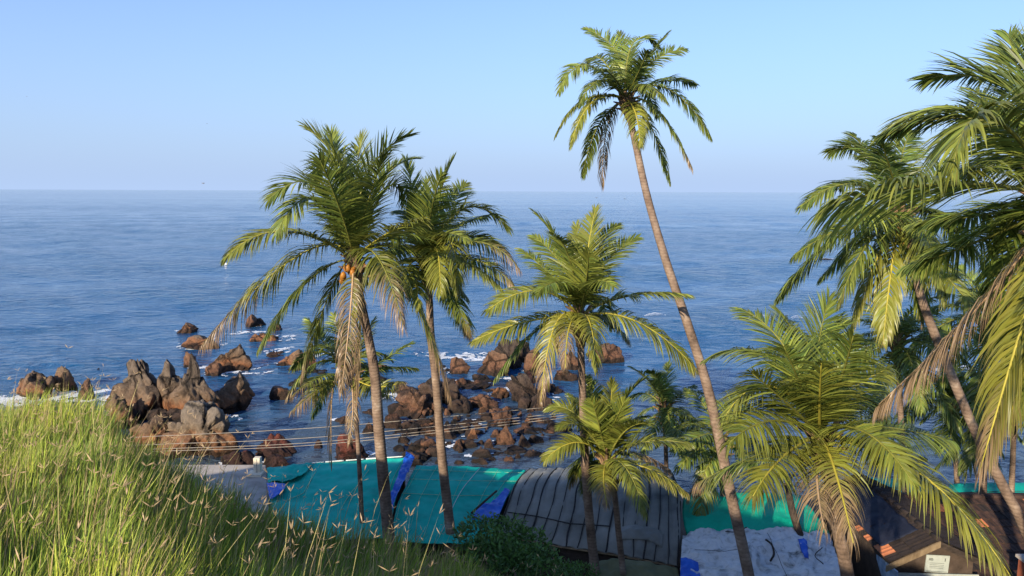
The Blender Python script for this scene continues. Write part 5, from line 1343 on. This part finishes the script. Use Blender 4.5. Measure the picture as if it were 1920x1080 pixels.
shrub('shrub', 'dense dark green shrub on the bank beside the dark tarpaulin roof', [(900, 1008, 8.8, .34), (945, 1012, 9.0, .38), (985, 1032, 8.8, .34), (925, 1040, 8.4, .33), (1012, 1064, 8.4, .30), (965, 1064, 8.2, .33)], 9000, .06, 3)
shrub('shrub', 'low leafy shrub at the foot of the dark roof beside the palm trunks', [(1090, 1085, 12.5, .35), (1060, 1080, 11.5, .3)], 5000, .07, 4)

# ------------------------------------------------------------------ grass on the brow
def grass(name, lab, npts, hmin, hmax, wmin, wmax, seed, tall=False):
    rg = np.random.default_rng(seed)
    y = rg.uniform(2.4, 12.5, npts * 3); x = rg.uniform(-1, 1, npts * 3) * (y * 0.8 + 1.2)
    u = x / y
    ye = np.interp(u, EU, EY)
    ok = (y < ye + 2.2) & (u < 0.42)
    dens = np.clip(1.15 - (y - ye) / 3.0, 0.3, 1)
    ok &= rg.uniform(0, 1, len(y)) < dens
    x, y, u = x[ok][:npts], y[ok][:npts], u[ok][:npts]; n = len(x)
    ye = np.interp(u, EU, EY)
    z = ground_z(x, y) - 0.02
    cl = np.array([noise.noise(Vector((a * .9, b * .9, seed))) for a, b in zip(x, y)])
    cl2 = np.array([noise.noise(Vector((a * 3.0, b * 3.0, seed + 5))) for a, b in zip(x, y)])
    left = np.clip((0.0 - u) / 0.5, 0, 1)
    h = rg.uniform(hmin, hmax, n) * (1 + .4 * cl + .45 * cl2) * (0.85 + .3 * left)
    h *= np.where(u > -.15, .8, 1.0)
    w = rg.uniform(wmin, wmax, n)
    az = rg.normal(0.35, 0.9, n)                # most lean over to the right, downwind
    lean = rg.uniform(.05, .42, n) * (1 + .5 * cl2)
    dirx, diry = np.cos(az), np.sin(az) * .8
    fa = rg.uniform(0, math.pi, n); wx, wy = np.cos(fa), np.sin(fa) * .6
    prof = [1.0, .95, .7, .0] if not tall else [1.0, 1.0, .9, .7]
    ring = []; cols = []
    yel = np.clip(.38 + .55 * cl + rg.normal(0, .22, n), 0, 1)[:, None]
    dryb = (rg.uniform(0, 1, n) < (.20 + .10 * (u > -.35))).astype(float)[:, None]
    cg = np.array((.12, .22, .028)); cy = np.array((.42, .44, .06)); cd = np.array((.36, .27, .13))
    base = cg * (1 - yel) + cy * yel
    shade = np.clip(rg.normal(1, .3, n), .4, 1.8)[:, None]
    base = base * shade
    if tall: base = base * .25 + cd * .75 * shade
    base = base * (1 - dryb) + cd * dryb
    for k in range(4):
        t = k / 3
        px_ = x + dirx * lean * h * t ** 1.8; py_ = y + diry * lean * h * t ** 1.8; pz_ = z + h * (t - .28 * lean * t * t)
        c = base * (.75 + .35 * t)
        if k < 3:
            ww = w * prof[k] / 2
            ring.append(np.stack([px_ - wx * ww, py_ - wy * ww, pz_], 1)); ring.append(np.stack([px_ + wx * ww, py_ + wy * ww, pz_], 1)); cols += [c, c]
        else:
            ring.append(np.stack([px_, py_, pz_], 1)); cols.append(c * 1.05)
    tips = ring[-1]
    R = np.stack(ring, 1); Cc = np.stack(cols, 1)
    V = R.reshape(-1, 3); C_ = Cc.reshape(-1, 3)
    o_ = (np.arange(n) * 7)[:, None]
    Fa = np.concatenate([o_ + np.array(q) for q in ([0, 1, 3], [0, 3, 2], [2, 3, 5], [2, 5, 4], [4, 5, 6])], 0)
    if tall:   # forked seed heads
        HV = []; HC = []
        for i in range(n):
            tip = tips[i]
            for s in range(rg.integers(2, 4)):
                d = np.array((rg.normal(.15, .6), rg.normal(0, .4), rg.uniform(.1, .8))); d /= np.linalg.norm(d)
                l_ = rg.uniform(.03, .075); b_ = np.cross(d, (0, 1, 0.1)); b_ /= max(np.linalg.norm(b_), 1e-3)
                wd = rg.uniform(.0022, .004)
                HV += [tip, tip + d * l_ * .5 + b_ * wd, tip + d * l_, tip + d * l_ * .5 - b_ * wd]
                cc = np.array((.42, .30, .17)) * rg.uniform(.7, 1.15)
                HC += [cc] * 4
        off = len(V); HV = np.array(HV); HF = np.arange(len(HV)).reshape(-1, 4) + off
        V = np.concatenate([V, HV]); C_ = np.concatenate([C_, np.array(HC)])
        Fa = np.concatenate([Fa, HF[:, [0, 1, 2]], HF[:, [0, 2, 3]]], 0)
    tag(link(name, mesh_np(name, V, Fa, M['grass'], smooth=False, cols=C_)), lab, 'grass', kind='stuff')
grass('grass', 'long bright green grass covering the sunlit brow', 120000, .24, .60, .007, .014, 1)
grass('grass_stalks', 'straw-coloured grass stalks with forked seed heads above the green grass', 1500, .5, .9, .005, .008, 2, True)
